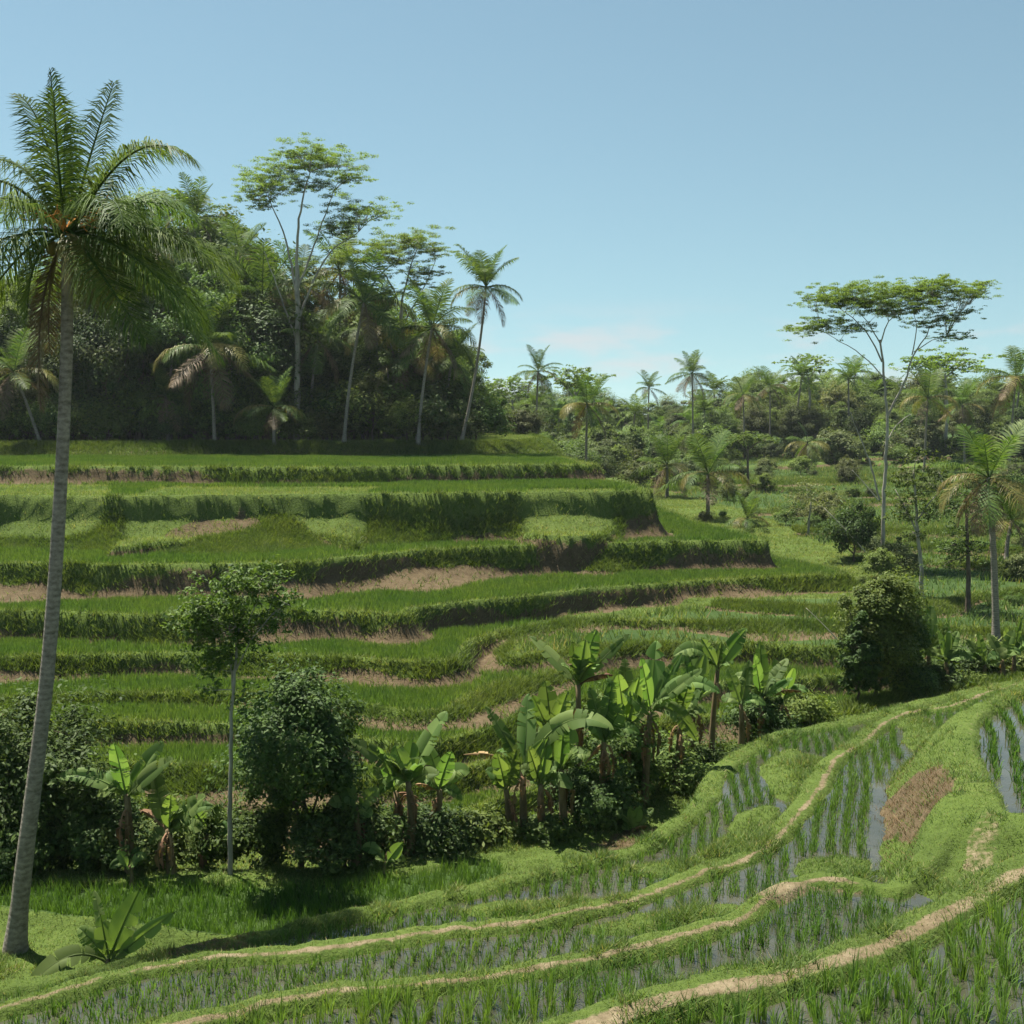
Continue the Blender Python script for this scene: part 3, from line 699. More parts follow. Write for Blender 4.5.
def tree_meshes(seed, Ht, cz, rx, rz, ncl, rc, nleaf, ls, tr, leafm, bark, flat=False, lean=0.0, squash=.7, hb=.4, forks=6, bare=0, aspect=.5):
    """trunk with limbs, and a crown of many leaves gathered in clumps on the limb ends (heights in metres, base at the origin)"""
    rs = np.random.default_rng(seed); mb = MB()
    cl = crown_points(rs, ncl, rx, rz, flat) + np.array([lean * cz, 0, cz])
    ex = rs.random(ncl) < .14
    if not flat: cl[ex] = (cl[ex] - [lean * cz, 0, cz]) * rs.uniform(1.1, 1.35, (int(ex.sum()), 1)) + [lean * cz, 0, cz]
    cl[:, 2] = np.maximum(cl[:, 2], .25 * rc)
    trunk_top = np.array([lean * cz * .9, 0, cz - (rz * .2 if not flat else rz * 1.2)])
    nT = 9; tc = bez((0, 0, 0), (rs.normal(0, .06) * cz, rs.normal(0, .06) * cz, cz * .5), trunk_top, nT)
    tc[1:-1, :2] += rs.normal(0, .012 * cz, (nT - 2, 2))
    rad = np.linspace(tr, tr * .42, nT); rad[0] *= 1.35
    tube(mb, tc, rad, 8)
    # main limbs
    far_ = [cl[int(rs.integers(ncl))]]
    for _ in range(forks - 1):
        d = np.min([np.linalg.norm(cl - f, axis=1) for f in far_], axis=0); far_.append(cl[int(np.argmax(d + rs.random(ncl) * rx * .2))])
    limbs = []
    for f in far_:
        t0 = rs.uniform(hb, .95); k = t0 * (nT - 1); i = int(k); st = tc[i] + (tc[min(i + 1, nT - 1)] - tc[i]) * (k - i)
        mid = st + (f - st) * .5 + np.array([0, 0, (.05 if flat else .12) * np.linalg.norm(f - st)]) + rs.normal(0, .03 * rx, 3)
        if flat: mid = st + (f - st) * np.array([.45, .45, .6])
        c = bez(st, mid, f, 7); limbs.append(c); r0 = tr * (.5 - .25 * t0) * 1.2
        tube(mb, c, np.linspace(r0, r0 * .25, 7), 6)
    for q in range(bare):
        st = tc[int(rs.integers(3, 6))]; a = rs.random() * 6.28; e = st + np.array([math.cos(a), math.sin(a) * .4, 1.1]) * rx * .55
        tube(mb, bez(st, (st + e) / 2 + np.array([math.cos(a) * .2 * rx, 0, -.1 * rx]), e, 6), np.linspace(tr * .3, tr * .08, 6), 5)
    allp = np.vstack([c[2:] for c in limbs])
    for p in cl:
        d = np.linalg.norm(allp - p, axis=1) + .8 * np.maximum(0, allp[:, 2] - p[2]); s = allp[int(np.argmin(d))]
        if np.linalg.norm(s - p) < .05: continue
        tube(mb, bez(s, (s + p) / 2 + rs.normal(0, .06, 3) * rc, p, 4), np.linspace(tr * .10, tr * .03, 4), 4, cap=False)
    trunk = mb.mesh('trunk', bark, True)
    # leaves
    mb = MB(); per = max(1, nleaf // ncl); wts = rs.uniform(.5, 1.5, ncl); cnt = np.maximum(1, (wts * per).astype(int))
    ci = np.repeat(np.arange(ncl), cnt); m = len(ci)
    d = rs.normal(0, 1, (m, 3)); d = unit(d); rr = rs.random(m) ** .42
    sz = rc * (.45 + 1.25 * rs.random(ncl) ** 1.6)[ci]
    off = d * (rr * sz)[:, None]; off[:, 2] *= (.28 if flat else squash)
    C = cl[ci] + off
    cen = np.array([lean * cz, 0, cz])
    out = unit(C - cen + 1e-6)
    N = unit(out * .5 + d * .5 + np.array([0, 0, .75 if not flat else 1.6]) + rs.normal(0, .45 if not flat else .3, (m, 3)))
    D = unit(np.cross(N, rs.normal(0, 1, (m, 3)))); D[:, 2] -= .25; D = unit(D)
    L = ls * (.45 + 1.1 * rs.random(m) ** 1.3)
    leaves(mb, C, D, N, L, L * aspect, .12)
    crown = mb.mesh('crown', leafm)
    return trunk, crown
def plant_tree(name, meshes, loc, sc, rotz, label, cat, group=None):
    root = link(name, None, None, tuple(loc), (0, 0, rotz), sc); root.empty_display_size = .3
    tag(root, label, cat, group)
    link('trunk', meshes[0], root); link('crown', meshes[1], root)
    return root

# ------------------------------------------------------------------ banana plants
M_BAN = leaf_mat('banana_leaf', (.075, .135, .034), (.175, .250, .078), trans=.48, rough=.6, objvar=.25, spec=.14)
M_BANY = leaf_mat('young_banana_leaf', (.12, .20, .05), (.20, .285, .085), trans=.48, rough=.6, objvar=.1, spec=.14)
M_BAND = leaf_mat('dead_banana_leaf', (.13, .080, .040), (.26, .17, .09), trans=.15, rough=.8, objvar=.3)
M_STEM = bark_mat('banana_stem', (.075, .055, .030), (.21, .16, .085), 5, bump=.5)
def banana_leaf(mb, C, W, seed, tears=8, vee=.35, roll=None, pet=.12, ragged=1.0):
    """long blade either side of a midrib C, torn across in places, edges drooping"""
    rs = np.random.default_rng(seed); C = np.asarray(C, float); n = 40
    s0 = np.linspace(0, 1, len(C)); s = np.linspace(0, 1, n); P_ = np.stack([np.interp(s, s0, C[:, k]) for k in range(3)], 1)
    T = unit(np.gradient(P_, axis=0)); ref = np.array([0, 0, 1.]) if roll is None else np.array(roll, float)
    S = np.cross(T, ref); bad = np.linalg.norm(S, axis=1) < .15; S[bad] = np.array([1., 0, 0]); S = unit(S); N = np.cross(S, T)
    L = np.linalg.norm(np.diff(P_, axis=0), axis=1).sum()
    q = np.clip((s - pet) / (1 - pet), 0, 1); prof = np.clip(np.sin(PI * q ** .85), 0, 1) ** .55 * (1 - .15 * q)
    for side in (1, -1):
        cuts = np.sort(rs.choice(np.arange(6, n - 2), size=min(tears, n - 9), replace=False)) if tears else np.array([], int)
        segs = np.split(np.arange(int(pet * n), n), [c - int(pet * n) for c in cuts if c > int(pet * n) + 1])
        for g in segs:
            if len(g) == 0: continue
            g = np.concatenate([g, [min(g[-1] + 1, n - 1)]])
            if len(g) < 2 or g[-1] == g[-2]: g = g[:-1]
            if len(g) < 2: continue
            dro = rs.normal(.0, .24) * ragged; k = len(g); sh = np.linspace(-1, 1, k) * (.11 if tears else 0) * L / max(tears, 1) * -.5 * ragged
            w = W * .5 * prof[g]; a = vee + dro
            Vi = P_[g]
            V1 = P_[g] + (S[g] * side * math.cos(a) + N[g] * math.sin(a)) * (w * .55)[:, None] + T[g] * (.12 * w[:, None] + sh[:, None] * .5)
            a2 = a - .45 - dro * 1.4
            V2 = V1 + (S[g] * side * math.cos(a2) + N[g] * math.sin(a2)) * (w * .45)[:, None] + T[g] * (.12 * w[:, None] + sh[:, None])
            i = np.arange(k - 1)
            Q = np.concatenate([np.stack([i, i + 1, k + i + 1, k + i], 1), np.stack([k + i, k + i + 1, 2 * k + i + 1, 2 * k + i], 1)])
            mb.add(np.vstack([Vi, V1, V2]), Q)
    tube(mb, P_[::3] - N[::3] * .006, np.linspace(.022, .006, len(P_[::3])), 5, cap=False)
def banana(base, top, Y, lv, label, seed, group='banana plants along the edge of the near paddies', r=.10, dead=2, W=.50, name='banana_plant', young=False, yb=None):
    """banana plant; base/top in pixels at distance Y; lv: list of (tip px, tip py, width scale, kind) with kind '' green, 'y' young, 'd' dead"""
    rs = np.random.default_rng(seed)
    b = at_y(base[0], base[1], Y); b[2] = ground(b[0], b[1]) - .05; t = at_y(top[0], top[1], Y)
    root = link(name, None, None, tuple(b)); root.empty_display_size = .3; tag(root, label, 'banana plant', group)
    mb = MB(); c = bez(b, (b + t) / 2 + np.array([rs.normal(0, .05), rs.normal(0, .05), 0]), t, 8) - b
    tube(mb, c, np.linspace(r, r * .55, 8), 9); link('trunk', mb.mesh('trunk', M_STEM, True), root)
    tl = t - b
    for k, (tx, ty, ws, kind) in enumerate(lv):
        e = at_y(tx, ty, Y) - b; d = e - tl; L = np.linalg.norm(d)
        dep = rs.uniform(-.45, .45) * L; e = e + np.array([0, dep, 0])
        st = tl + np.array([rs.normal(0, .02), rs.normal(0, .02), -.05])
        up = {'': .30, 'y': .12, 'd': .28, 'b': .6}[kind] * L * (1.0 if d[2] < .6 * L else .35)
        c1 = st + (e - st) * .45 + np.array([0, 0, up])
        mb = MB(); banana_leaf(mb, bez(st, c1, e, 14), W * ws, seed * 31 + k, tears=int(rs.integers(4, 13)) if kind != 'y' else 2, vee=.3 if kind != 'd' else -1.15, roll=(rs.normal(0, .25), -.7, .7) if kind != 'y' else (rs.normal(0, .3), -1, .25), ragged=1 if kind != 'd' else 2)
        link('leaf', mb.mesh('leaf', {'': M_BAN, 'b': M_BAN, 'y': M_BANY, 'd': M_BAND}[kind]), root)
    for k in range(3 if len(lv) >= 5 and not young else 1):
        a = rs.choice([-1, 1]) * rs.uniform(.9, 2.2); Ls = np.mean([np.linalg.norm(at_y(q[0], q[1], Y) - b - tl) for q in lv]) * rs.uniform(.7, 1.0)
        st = tl + np.array([0, 0, -.04]); e = st + np.array([math.sin(a) * Ls * .5 * rs.choice([-1, 1]), math.cos(a) * Ls * .75, Ls * rs.uniform(.15, .75)])
        mb = MB(); banana_leaf(mb, bez(st, st + (e - st) * .45 + np.array([0, 0, .3 * Ls]), e, 14), W * .8, seed * 91 + k, tears=int(rs.integers(3, 12)), roll=(rs.normal(0, .3), -.3, .9))
        link('leaf', mb.mesh('leaf', M_BAN), root)
    for k in range(dead):
        a = rs.random() * 6.28; L = min(.75 * np.linalg.norm(tl), rs.uniform(.5, 1.0))
        p = tl * rs.uniform(.8, .98); e = p + np.array([math.cos(a) * .18, math.sin(a) * .18, -L])
        mb = MB(); banana_leaf(mb, bez(p, p + np.array([math.cos(a) * .3, math.sin(a) * .3, .0]), e, 10), .2, seed * 57 + k, tears=9, vee=-.5, ragged=2.5)
        link('dead_leaf', mb.mesh('dead_leaf', M_BAND), root)
    return root
# ------------------------------------------------------------------ planting
def crestY(px):
    return on_plane(px, np.interp(px, [c[0] for c in c4], [c[1] for c in c4]), ZP[4])[1]
def spray_tree(name, base, Y, limbs, discs, r0, label, cat, bark, leafm, ls, dens, flat=.3, seed=0, group=None, depth=.9, aspect=.5, sub=.26, copies=2):
    """tree drawn limb by limb (paths in pixels at distance Y); leaf sprays (px,py,rx) repeat in depth so the crown is as deep as it is wide"""
    rs = np.random.default_rng(seed); b = at_y(base[0], base[1], Y); b[2] = ground(b[0], b[1]) - .1
    root = link(name, None, None, tuple(b)); root.empty_display_size = .3; tag(root, label, cat, group)
    mb = MB(); ends = []; k = Y / F
    for i, (path, ra, rb, dy) in enumerate(limbs):
        pts = np.array([at_y(x, y, Y) - b for x, y in path])
        if i == 0: pts[0] = (0, 0, 0)
        pts[:, 1] += dy * np.linspace(0, 1, len(pts)) if i else 0
        c = smooth(pts, max(.15, .02 * Y * .3)); c[1:-1] += rs.normal(0, .0011 * Y * .3, (len(c) - 2, 3))
        rr = np.linspace(ra, rb, len(c)) * r0
        if i == 0: rr[0] *= 1.3
        tube(mb, c, rr, 8 if i == 0 else 6); ends.append(c[len(c) // 2:])
    allp = np.vstack(ends); lm = MB()
    for (x, y, rx) in discs:
        for cpy in range(copies):
            dyy = 0 if cpy == 0 else rs.uniform(-1, 1) * depth * 6 * rx * k * .5
            c = at_y(x + (0 if cpy == 0 else rs.normal(0, rx * .5)), y + (0 if cpy == 0 else rs.normal(0, rx * .15)), Y) - b; c[1] += dyy
            r = rx * k * rs.uniform(.95, 1.25)
            d = np.linalg.norm(allp - c, axis=1) + .6 * np.maximum(0, allp[:, 2] - c[2]); s = allp[int(np.argmin(d))]
            tube(mb, bez(s, s + (c - s) * np.array([.45, .45, .65]), c, 6), np.linspace(r0 * .13, r0 * .04, 6), 5, cap=False)
            for _ in range(4):
                e = c + rs.normal(0, .4, 3) * r * np.array([1, 1, flat * .8]); tube(mb, bez(s + (c - s) * .6, (s + (c - s) * .6 + e) / 2, e, 4), np.linspace(r0 * .1, r0 * .03, 4), 4, cap=False)
            nsub = 22; sc_ = rs.normal(0, .68 if flat < .5 else .46, (nsub, 3)) * r * np.array([1, 1, flat]) + c
            m = int(dens * 4.5 * (r / ls) ** 2); ci = rs.integers(0, nsub, m)
            dd = unit(rs.normal(0, 1, (m, 3))); C = sc_[ci] + dd * (rs.random(m) ** .5 * r * sub)[:, None] * np.array([1, 1, max(flat, .3) * .9])
            N = unit(dd * .4 + np.array([0, 0, 1.2 if flat < .5 else .7]) + rs.normal(0, .45, (m, 3)))
            D = unit(np.cross(N, rs.normal(0, 1, (m, 3)))); D[:, 2] -= .2
            L = ls * (.6 + .8 * rs.random(m)); leaves(lm, C, unit(D), N, L, L * aspect, .12)
    link('trunk', mb.mesh('trunk', bark, True), root); link('crown', lm.mesh('crown', leafm), root)
    return root

# --- the big coconut palm close by
YH = float(on_plane(15, 950, -8.78)[1])
bp = at_y(15, 950, YH); bp[2] = ground(bp[0], bp[1]) - .15
hero = link('coconut_palm', None, None, tuple(bp)); tag(hero, 'tallest coconut palm, close to the viewer, with a long curved grey trunk', 'palm tree')
tp = smooth([at_y(x, y, YH) for x, y in ((15, 950), (24, 865), (34, 785), (45, 695), (53, 605), (59, 515), (64, 420), (67, 330), (67, 240))], .25) - bp
tp[0, 2] = 0
rd = np.interp(np.linspace(0, 1, len(tp)), [0, .025, .07, .3, .6, 1], [.225, .178, .142, .117, .103, .085]) * (1 + .012 * R.normal(0, 1, len(tp)))
mb = MB(); tube(mb, tp, rd, 14); link('trunk', mb.mesh('trunk', M_PALMBARK, True), hero)
CR = at_y(66, 236, YH) - bp
HF = [((58, 76), (60, 150), -.3, 'g'), ((103, 74), (86, 138), .5, 'g'), ((8, 88), (44, 112), .4, 'g'), ((71, 103), (67, 165), -.7, 'g'), 
      ((158, 150), (118, 108), .6, 'g'), ((201, 168), (140, 112), -.5, 'g'), ((-46, 165), (22, 130), .3, 'g'), ((-80, 235), (2, 128), -.4, 'g'), ((10, 252), (22, 172), -1.6, 'p'), ((150, 240), (135, 180), -1.3, 'g'),
      ((238, 288), (185, 212), -.3, 'g'), ((214, 356), (128, 248), .4, 'g'), ((185, 318), (140, 232), 1.4, 'g'), ((-48, 345), (15, 235), .2, 'g'), ((-22, 300), (12, 232), -1.5, 'p'), ((106, 306), (98, 232), -.7, 'p'),
      ((46, 410), (34, 290), -.2, 'd'), ((40, 318), (36, 245), -.5, 'g'), ((118, 165), (98, 185), 2.2, 'g'), ((22, 175), (40, 190), 2.4, 'g'), ((60, 150), (62, 190), 2.0, 'g'), ((30, 350), (32, 262), .8, 'd'), ((95, 290), (90, 245), 1.6, 'g'), ((130, 270), (110, 215), 1.9, 'g'), ((0, 285), (30, 225), 2.0, 'g'), ((225, 262), (150, 205), .9, 'g'), ((205, 322), (135, 236), -.6, 'g'), ((170, 205), (120, 165), 1.4, 'g'), ((-60, 300), (0, 205), .8, 'g'), ((165, 345), (105, 262), -1.0, 'g'), ((-30, 210), (20, 160), 1.2, 'g')]
for k, (tip, ctl, dep, kd) in enumerate(HF):
    e = at_y(tip[0], tip[1], YH) - bp + np.array([0, dep, 0]); c = at_y(ctl[0], ctl[1], YH) - bp + np.array([0, dep * .6, 0])
    st = CR + np.array([(e[0] - CR[0]) * .04, dep * .05, R.normal(0, .06)])
    d = e - st; S0 = np.cross(d, [0, 0, 1.]); S0 = S0 / (np.linalg.norm(S0) + 1e-6) + np.array([.55, .25, 0]) * (1 if abs(d[0]) < 1.0 else 0)
    mb = MB(); steep = max(0, d[2]) / np.linalg.norm(d)
    frond_mb(mb, bez(st, c, e, 18), S0, (.92 - .34 * steep) if kd != 'd' else .5,  112, .020, {'g': 1.0 - .55 * steep, 'p': 1.7, 'd': 1.4}[kd], 300 + k, s0=.1, rach=.028)
    link('frond', mb.mesh('frond', {'g': M_FROND, 'p': M_FROND_PALE if k % 2 else M_FROND, 'd': M_FROND_DRY}[kd]), hero)
for k in range(7):
    a = k * 2.4; p = CR + np.array([math.cos(a) * .22, math.sin(a) * .22, -.12 - .06 * (k % 3)])
    mb = MB(); nn = 8; ph = np.linspace(-PI / 2, PI / 2, nn); tube(mb, np.stack([0 * ph, 0 * ph, np.sin(ph) * .12], 1), np.cos(ph) * .085 + .004, 9)
    link('coconut', mb.mesh('coconut', M_NUT, True), hero, tuple(p))
for k in range(6):
    a = k * 1.1 + .4; p = CR + np.array([0, 0, .05]); e = p + np.array([math.cos(a) * .55, math.sin(a) * .5, .35 - .1 * (k % 3)])
    mb = MB(); tube(mb, bez(p, p + np.array([math.cos(a) * .25, math.sin(a) * .25, .35]), e, 7), np.linspace(.03, .015, 7), 5)
    for j in range(7): tube(mb, bez(p + (e - p) * (.5 + .07 * j), p + (e - p) * (.6 + .06 * j) + R.normal(0, .08, 3), p + (e - p) * (.7 + .05 * j) + R.normal(0, .14, 3), 4), .008, 4)
    link('flower_stalk', mb.mesh('flower_stalk', M_STALK), hero)

# --- palms along the wood on the hill
palm(215, 449, 100, 210, 348, 62, 'coconut palm at the wood edge with tan drooping fronds, nearest the big palm', 1, bend=.1, dry=5, pale=4, n=19)
palm(344, 445, 100, 364, 302, 58, 'leaning coconut palm with a pale trunk and pale arched fronds below the umbrella trees', 2, bend=.25, dry=2, pale=4, n=18)
palm(418, 445, 100, 432, 328, 56, 'leaning coconut palm with brown hanging fronds, next to the one standing clear against the sky', 3, bend=.25, dry=4, pale=2, n=19)
palm(461, 438, 102, 486, 287, 46, 'slim leaning coconut palm with its whole crown clear against the sky', 4, bend=-.25, dry=3, pale=1, n=20, r=.12, up=5)
palm(40, 437, 101, 14, 372, 52, 'short coconut palm leaning out of the wood behind the grey trunk of the big palm', 5, bend=.1, dry=3, pale=4)
palm(396, 440, 106, 405, 362, 45, 'shaded coconut palm tucked between two leaning palms of the wood', 6, dry=5, pale=3)
palm(242, 440, 112, 240, 258, 46, 'tall coconut palm rising out of the dense wood under the umbrella tree', 7, dry=4, pale=1)
palm(190, 440, 116, 196, 218, 40, 'coconut palm deep in the wood, its crown just above the broadleaf trees', 8, dry=2, pale=1)
palm(290, 440, 110, 300, 283, 42, 'coconut palm half hidden among the trees behind the pale branching trunk', 9, dry=3, pale=2)
palm(130, 440, 110, 118, 300, 50, 'coconut palm in the shade behind the fronds of the big palm', 10, dry=3, pale=2)
palm(274, 446, 99, 274, 408, 42, 'young coconut palm with upright fronds at the foot of the wood', 11, dry=2, pale=3, n=13, up=6)
palm(168, 442, 103, 166, 395, 36, 'small dim coconut palm under the dark trees of the wood', 12, dry=4, pale=1, n=14)
for k, (px, cyy, Y) in enumerate(((60, 300, 112), (95, 262, 116), (150, 250, 108), (178, 300, 106), (228, 330, 105), (262, 300, 108), (318, 340, 105), (340, 272, 114), (375, 330, 108), (452, 360, 107), (-40, 300, 108), (-110, 280, 110))):
    palm(px + (k % 3 - 1) * 9, 440, Y, px, cyy, 44 + 5 * (k % 3), 'coconut palm standing among the broadleaf trees of the hill wood', 70 + k, 'palms inside the hill wood', dry=1 + k % 4, pale=1 + k % 3, n=17)
# --- palms in the valley
def gp(px, py, ymin=45): return hit(px, py, ymin)[1]
palm(708, 520, gp(708, 520), 708, 474, 46, 'short sunlit coconut palm with big arching fronds beside the upper terraces', 21, dry=1, pale=5, n=17, up=6, r=.16)
palm(667, 497, gp(667, 497, 85), 667, 466, 40, 'short coconut palm just behind the stubby sunlit one', 22, dry=3, pale=2, n=15, up=7, r=.16)
palm(746, 527, gp(746, 527), 747, 519, 30, 'trunkless young palm tuft on the valley floor', 23, dry=0, pale=2, n=10, up=6)
palm(586, 461, 120, 587, 405, 36, 'yellowing coconut palm standing at the end of the highest terrace', 24, dry=2, pale=7, n=18, up=4)
palm(536, 447, 140, 538, 372, 27, 'dark thin coconut palm in front of the far wood, beyond the highest terrace', 25, dry=3, pale=2, n=18)
palm(693, 441, 165, 692, 374, 26, 'tallest palm of the far wood, dark crown against the sky', 26, dry=4, pale=1, n=18)
palm(745, 436, 172, 743, 395, 23, 'palm with pale trunk standing in front of the far wood', 27, dry=2, pale=4, n=16)
palm(770, 436, 178, 770, 386, 22, 'upright dark palm rising above the far wood', 28, dry=2, pale=2, n=16)
palm(808, 463, 150, 808, 443, 26, 'small bleached palm on the earth bank below the far wood', 29, dry=4, pale=6, n=14, up=1)
palm(648, 432, 190, 649, 388, 20, 'distant palm poking out of the low gap in the skyline', 30, dry=1, pale=1, n=15)
palm(996, 643, gp(996, 643), 989, 478, 62, 'coconut palm with a bare white trunk and brown hanging fronds in the valley', 31, bend=.2, dry=5, pale=5, n=19, r=.15, up=5)
palm(1006, 560, gp(1006, 560), 1012, 520, 42, 'dark low palm behind the white trunked palm', 32, dry=2, pale=2, n=15)
palm(1010, 440, 140, 1016, 378, 42, 'big palm at the edge of the far wood, above the white trunked palm', 33, dry=4, pale=4, n=17)
palm(925, 440, 150, 928, 398, 34, 'palm with spreading fronds beside the bare pale branches of the umbrella tree', 34, dry=2, pale=3, n=16)
palm(965, 440, 160, 962, 405, 30, 'palm mixed into the far wood between two umbrella crowns', 35, dry=3, pale=2, n=16)

# --- umbrella trees
spray_tree('umbrella_tree', (297, 446), 104, [([(297, 446), (297, 380), (298, 330), (297, 265)], 1, .6, 0), ([(297, 300), (285, 240), (268, 200)], .45, .15, 1), ([(297, 268), (300, 220), (312, 175)], .5, .15, -1), ([(298, 320), (325, 260), (360, 232)], .4, .12, -.5), ([(297, 340), (275, 285), (262, 250)], .3, .1, 1), ([(297, 290), (318, 230), (330, 190)], .35, .12, 1.5)],
           [(262, 178, 20), (285, 168, 22), (308, 160, 24), (335, 165, 22), (252, 192, 14), (280, 190, 18), (315, 182, 18), (350, 178, 14), (345, 215, 24), (370, 212, 15), (330, 228, 16), (298, 155, 13), (262, 205, 10)],
           .30, 'tall umbrella tree with a pale forked trunk and flat layered crown above the wood', 'tree', M_PALEBARK, LM['feather'], .13, 2.1, .28, 41, depth=.35, copies=3)
spray_tree('umbrella_tree', (398, 446), 110, [([(398, 446), (399, 370), (402, 300)], 1, .5, 0), ([(402, 310), (385, 275), (365, 262)], .4, .15, 1), ([(402, 300), (412, 265), (420, 245)], .4, .15, -1), ([(401, 330), (425, 285), (435, 262)], .35, .12, 0)],
           [(350, 258, 20), (380, 248, 22), (412, 238, 22), (432, 250, 15), (400, 262, 22), (425, 272, 15), (370, 275, 14), (418, 285, 12)], .26, 'umbrella tree with a flat dark crown between the leaning palms', 'tree', M_PALEBARK, LM['feather'], .13, 2.1, .26, 42, depth=.35, copies=3)
YD = gp(882, 560)
spray_tree('umbrella_tree', (882, 560), YD, [([(882, 560), (884, 500), (886, 450), (887, 415), (884, 380), (880, 340)], 1, .42, 0), ([(880, 500), (868, 460), (856, 432), (848, 412)], .5, .14, -.6), ([(882, 362), (868, 330), (845, 308)], .38, .12, 1.0), ([(888, 415), (902, 385), (910, 358), (928, 325)], .55, .18, -.8),
            ([(912, 355), (916, 330), (914, 315)], .3, .12, 0), ([(880, 345), (886, 322), (896, 312)], .35, .12, -1), ([(884, 378), (862, 355), (835, 338), (822, 330)], .3, .08, .3), ([(914, 352), (935, 340), (950, 336)], .26, .1, .6), ([(888, 440), (898, 425), (914, 414)], .34, .1, .5), ([(881, 345), (872, 322), (866, 312)], .3, .1, 1.4)],
           [(812, 328, 16), (828, 324, 18), (850, 328, 13), (832, 300, 20), (850, 290, 20), (864, 302, 22), (822, 297, 13), (888, 296, 22), (906, 290, 20), (925, 285, 18), (944, 280, 13), (935, 300, 20), (915, 308, 20), (955, 293, 18), (972, 287, 14), (984, 283, 8), (945, 318, 14), (950, 335, 14), (962, 312, 10), (925, 322, 13), (888, 312, 16), (880, 305, 14)],
           .145, 'tall lone umbrella tree with bare pale limbs rising from the valley', 'tree', M_PALEBARK, LM['feather'], .10, 2.0, .28, 43, depth=.28, copies=3)
spray_tree('umbrella_tree', (748, 466), 125, [([(748, 466), (748, 455), (748, 446)], 1, .6, 0), ([(748, 452), (741, 445), (738, 441)], .6, .2, .5), ([(748, 450), (755, 444), (760, 441)], .6, .2, -.5)], [(738, 440, 9), (748, 437, 10), (760, 439, 10)], .16, 'small bright flat topped tree alone on the valley meadow', 'tree', M_BARK, LM['light'], .2, 3.5, .3, 44, depth=.3)
for k, (px, py, Y, top, rx, lab) in enumerate(((512, 446, 190, 378, 26, 'far umbrella tree at the end of the hill wood'), (575, 446, 185, 370, 30, 'far umbrella tree behind the yellowing palm'), (945, 446, 170, 352, 40, 'dark umbrella tree on the skyline behind the lone umbrella tree'), (808, 446, 185, 355, 22, 'distant umbrella tree on the skyline, above the bleached palm'), (168, 446, 118, 192, 34, 'flat crowned tree topping the wood behind the big palm fronds'))):
    spray_tree('umbrella_tree', (px, py), Y, [([(px, py), (px + 2, (py + top) / 2), (px, top + 22)], 1, .5, 0), ([(px, top + 30), (px - rx * .5, top + 10)], .4, .15, 1), ([(px, top + 26), (px + rx * .5, top + 8)], .4, .15, -1)],
               [(px - rx * .6, top + 8, rx * .42), (px, top + 3, rx * .45), (px + rx * .55, top + 7, rx * .4), (px - rx * .2, top + 14, rx * .4), (px + rx * .3, top + 16, rx * .35)], .28, lab, 'tree', M_PALEBARK, LM['feather'], .42, 2.4, .28, 50 + k, depth=.35)

# --- broadleaf trees: shared shapes
BT = [tree_meshes(500 + v, 10, [5.7, 6.6, 5.6, 6.4, 6.8, 5.6][v], [3.2, 2.6, 3.6, 2.9, 2.4, 3.3][v], [4.2, 3.3, 4.2, 3.5, 3.1, 4.2][v], 64, 1.25, 26000, .21, .2, LM[['dark', 'mid', 'mid', 'olive', 'light', 'light'][v]], [M_BARK, M_PALEBARK][v % 2], squash=.65) for v in range(6)]
SH = [tree_meshes(600 + v, 3, 1.25, 1.5, 1.15, 55, .5, 9000, .15, .06, LM[['dark', 'mid', 'light', 'olive'][v]], M_BARK, squash=.75, hb=.15) for v in range(4)]
prof_px = [-260, -150, -60, 0, 60, 110, 150, 185, 215, 250, 290, 330, 370, 410, 440, 468, 490]
prof_py = [290, 285, 285, 285, 280, 258, 218, 226, 240, 255, 285, 300, 295, 305, 330, 365, 395]
rs = np.random.default_rng(77)
spots = []
for row, (Y, n) in enumerate(((105.5, 30), (112, 28), (120, 26), (130, 22))):
    for i in range(n):
        px = -230 + (i + .5 + rs.uniform(-.3, .3)) * 705 / n
        top = np.interp(px, prof_px, prof_py) + (48, 22, 4, 0)[row] + rs.uniform(-30, 44)
        spots.append((px, top, Y + rs.uniform(-2, 3)))
for k, (px, top, Y) in enumerate(spots):
    b = at_y(px, 440, Y); b[2] = ground(b[0], b[1]) - .2; h = z_of(top, Y) - b[2]
    v = int(rs.choice([0, 2, 2, 1, 3, 4, 4, 5, 5], 1)[0]) if k % 3 else int(rs.choice([0, 2, 5]))
    plant_tree('broadleaf_tree', BT[v], b, h / 9.9 * np.array([1, 1, 0]) * rs.uniform(.75, 1.2) + np.array([0, 0, h / 9.9]), rs.random() * 6.28, 'leafy broadleaf tree crowded into the dense wood on the hill', 'tree', 'broadleaf trees of the hill wood')
for k in range(74):
    px = -230 + (k + .5 + rs.uniform(-.4, .4)) * 712 / 74; Y = rs.uniform(101.8, 107.5); b = at_y(px, 440, Y); b[2] = ground(b[0], b[1]) - .1
    plant_tree('shrub', SH[int(rs.choice([0, 1, 1, 2, 2, 3]))], b, rs.uniform(.8, 1.3) + .28 * (Y - 101.8) * rs.uniform(.3, 1), rs.random() * 6.28, 'leafy shrub in the undergrowth at the foot of the hill wood', 'shrub', 'shrubs along the foot of the hill wood')

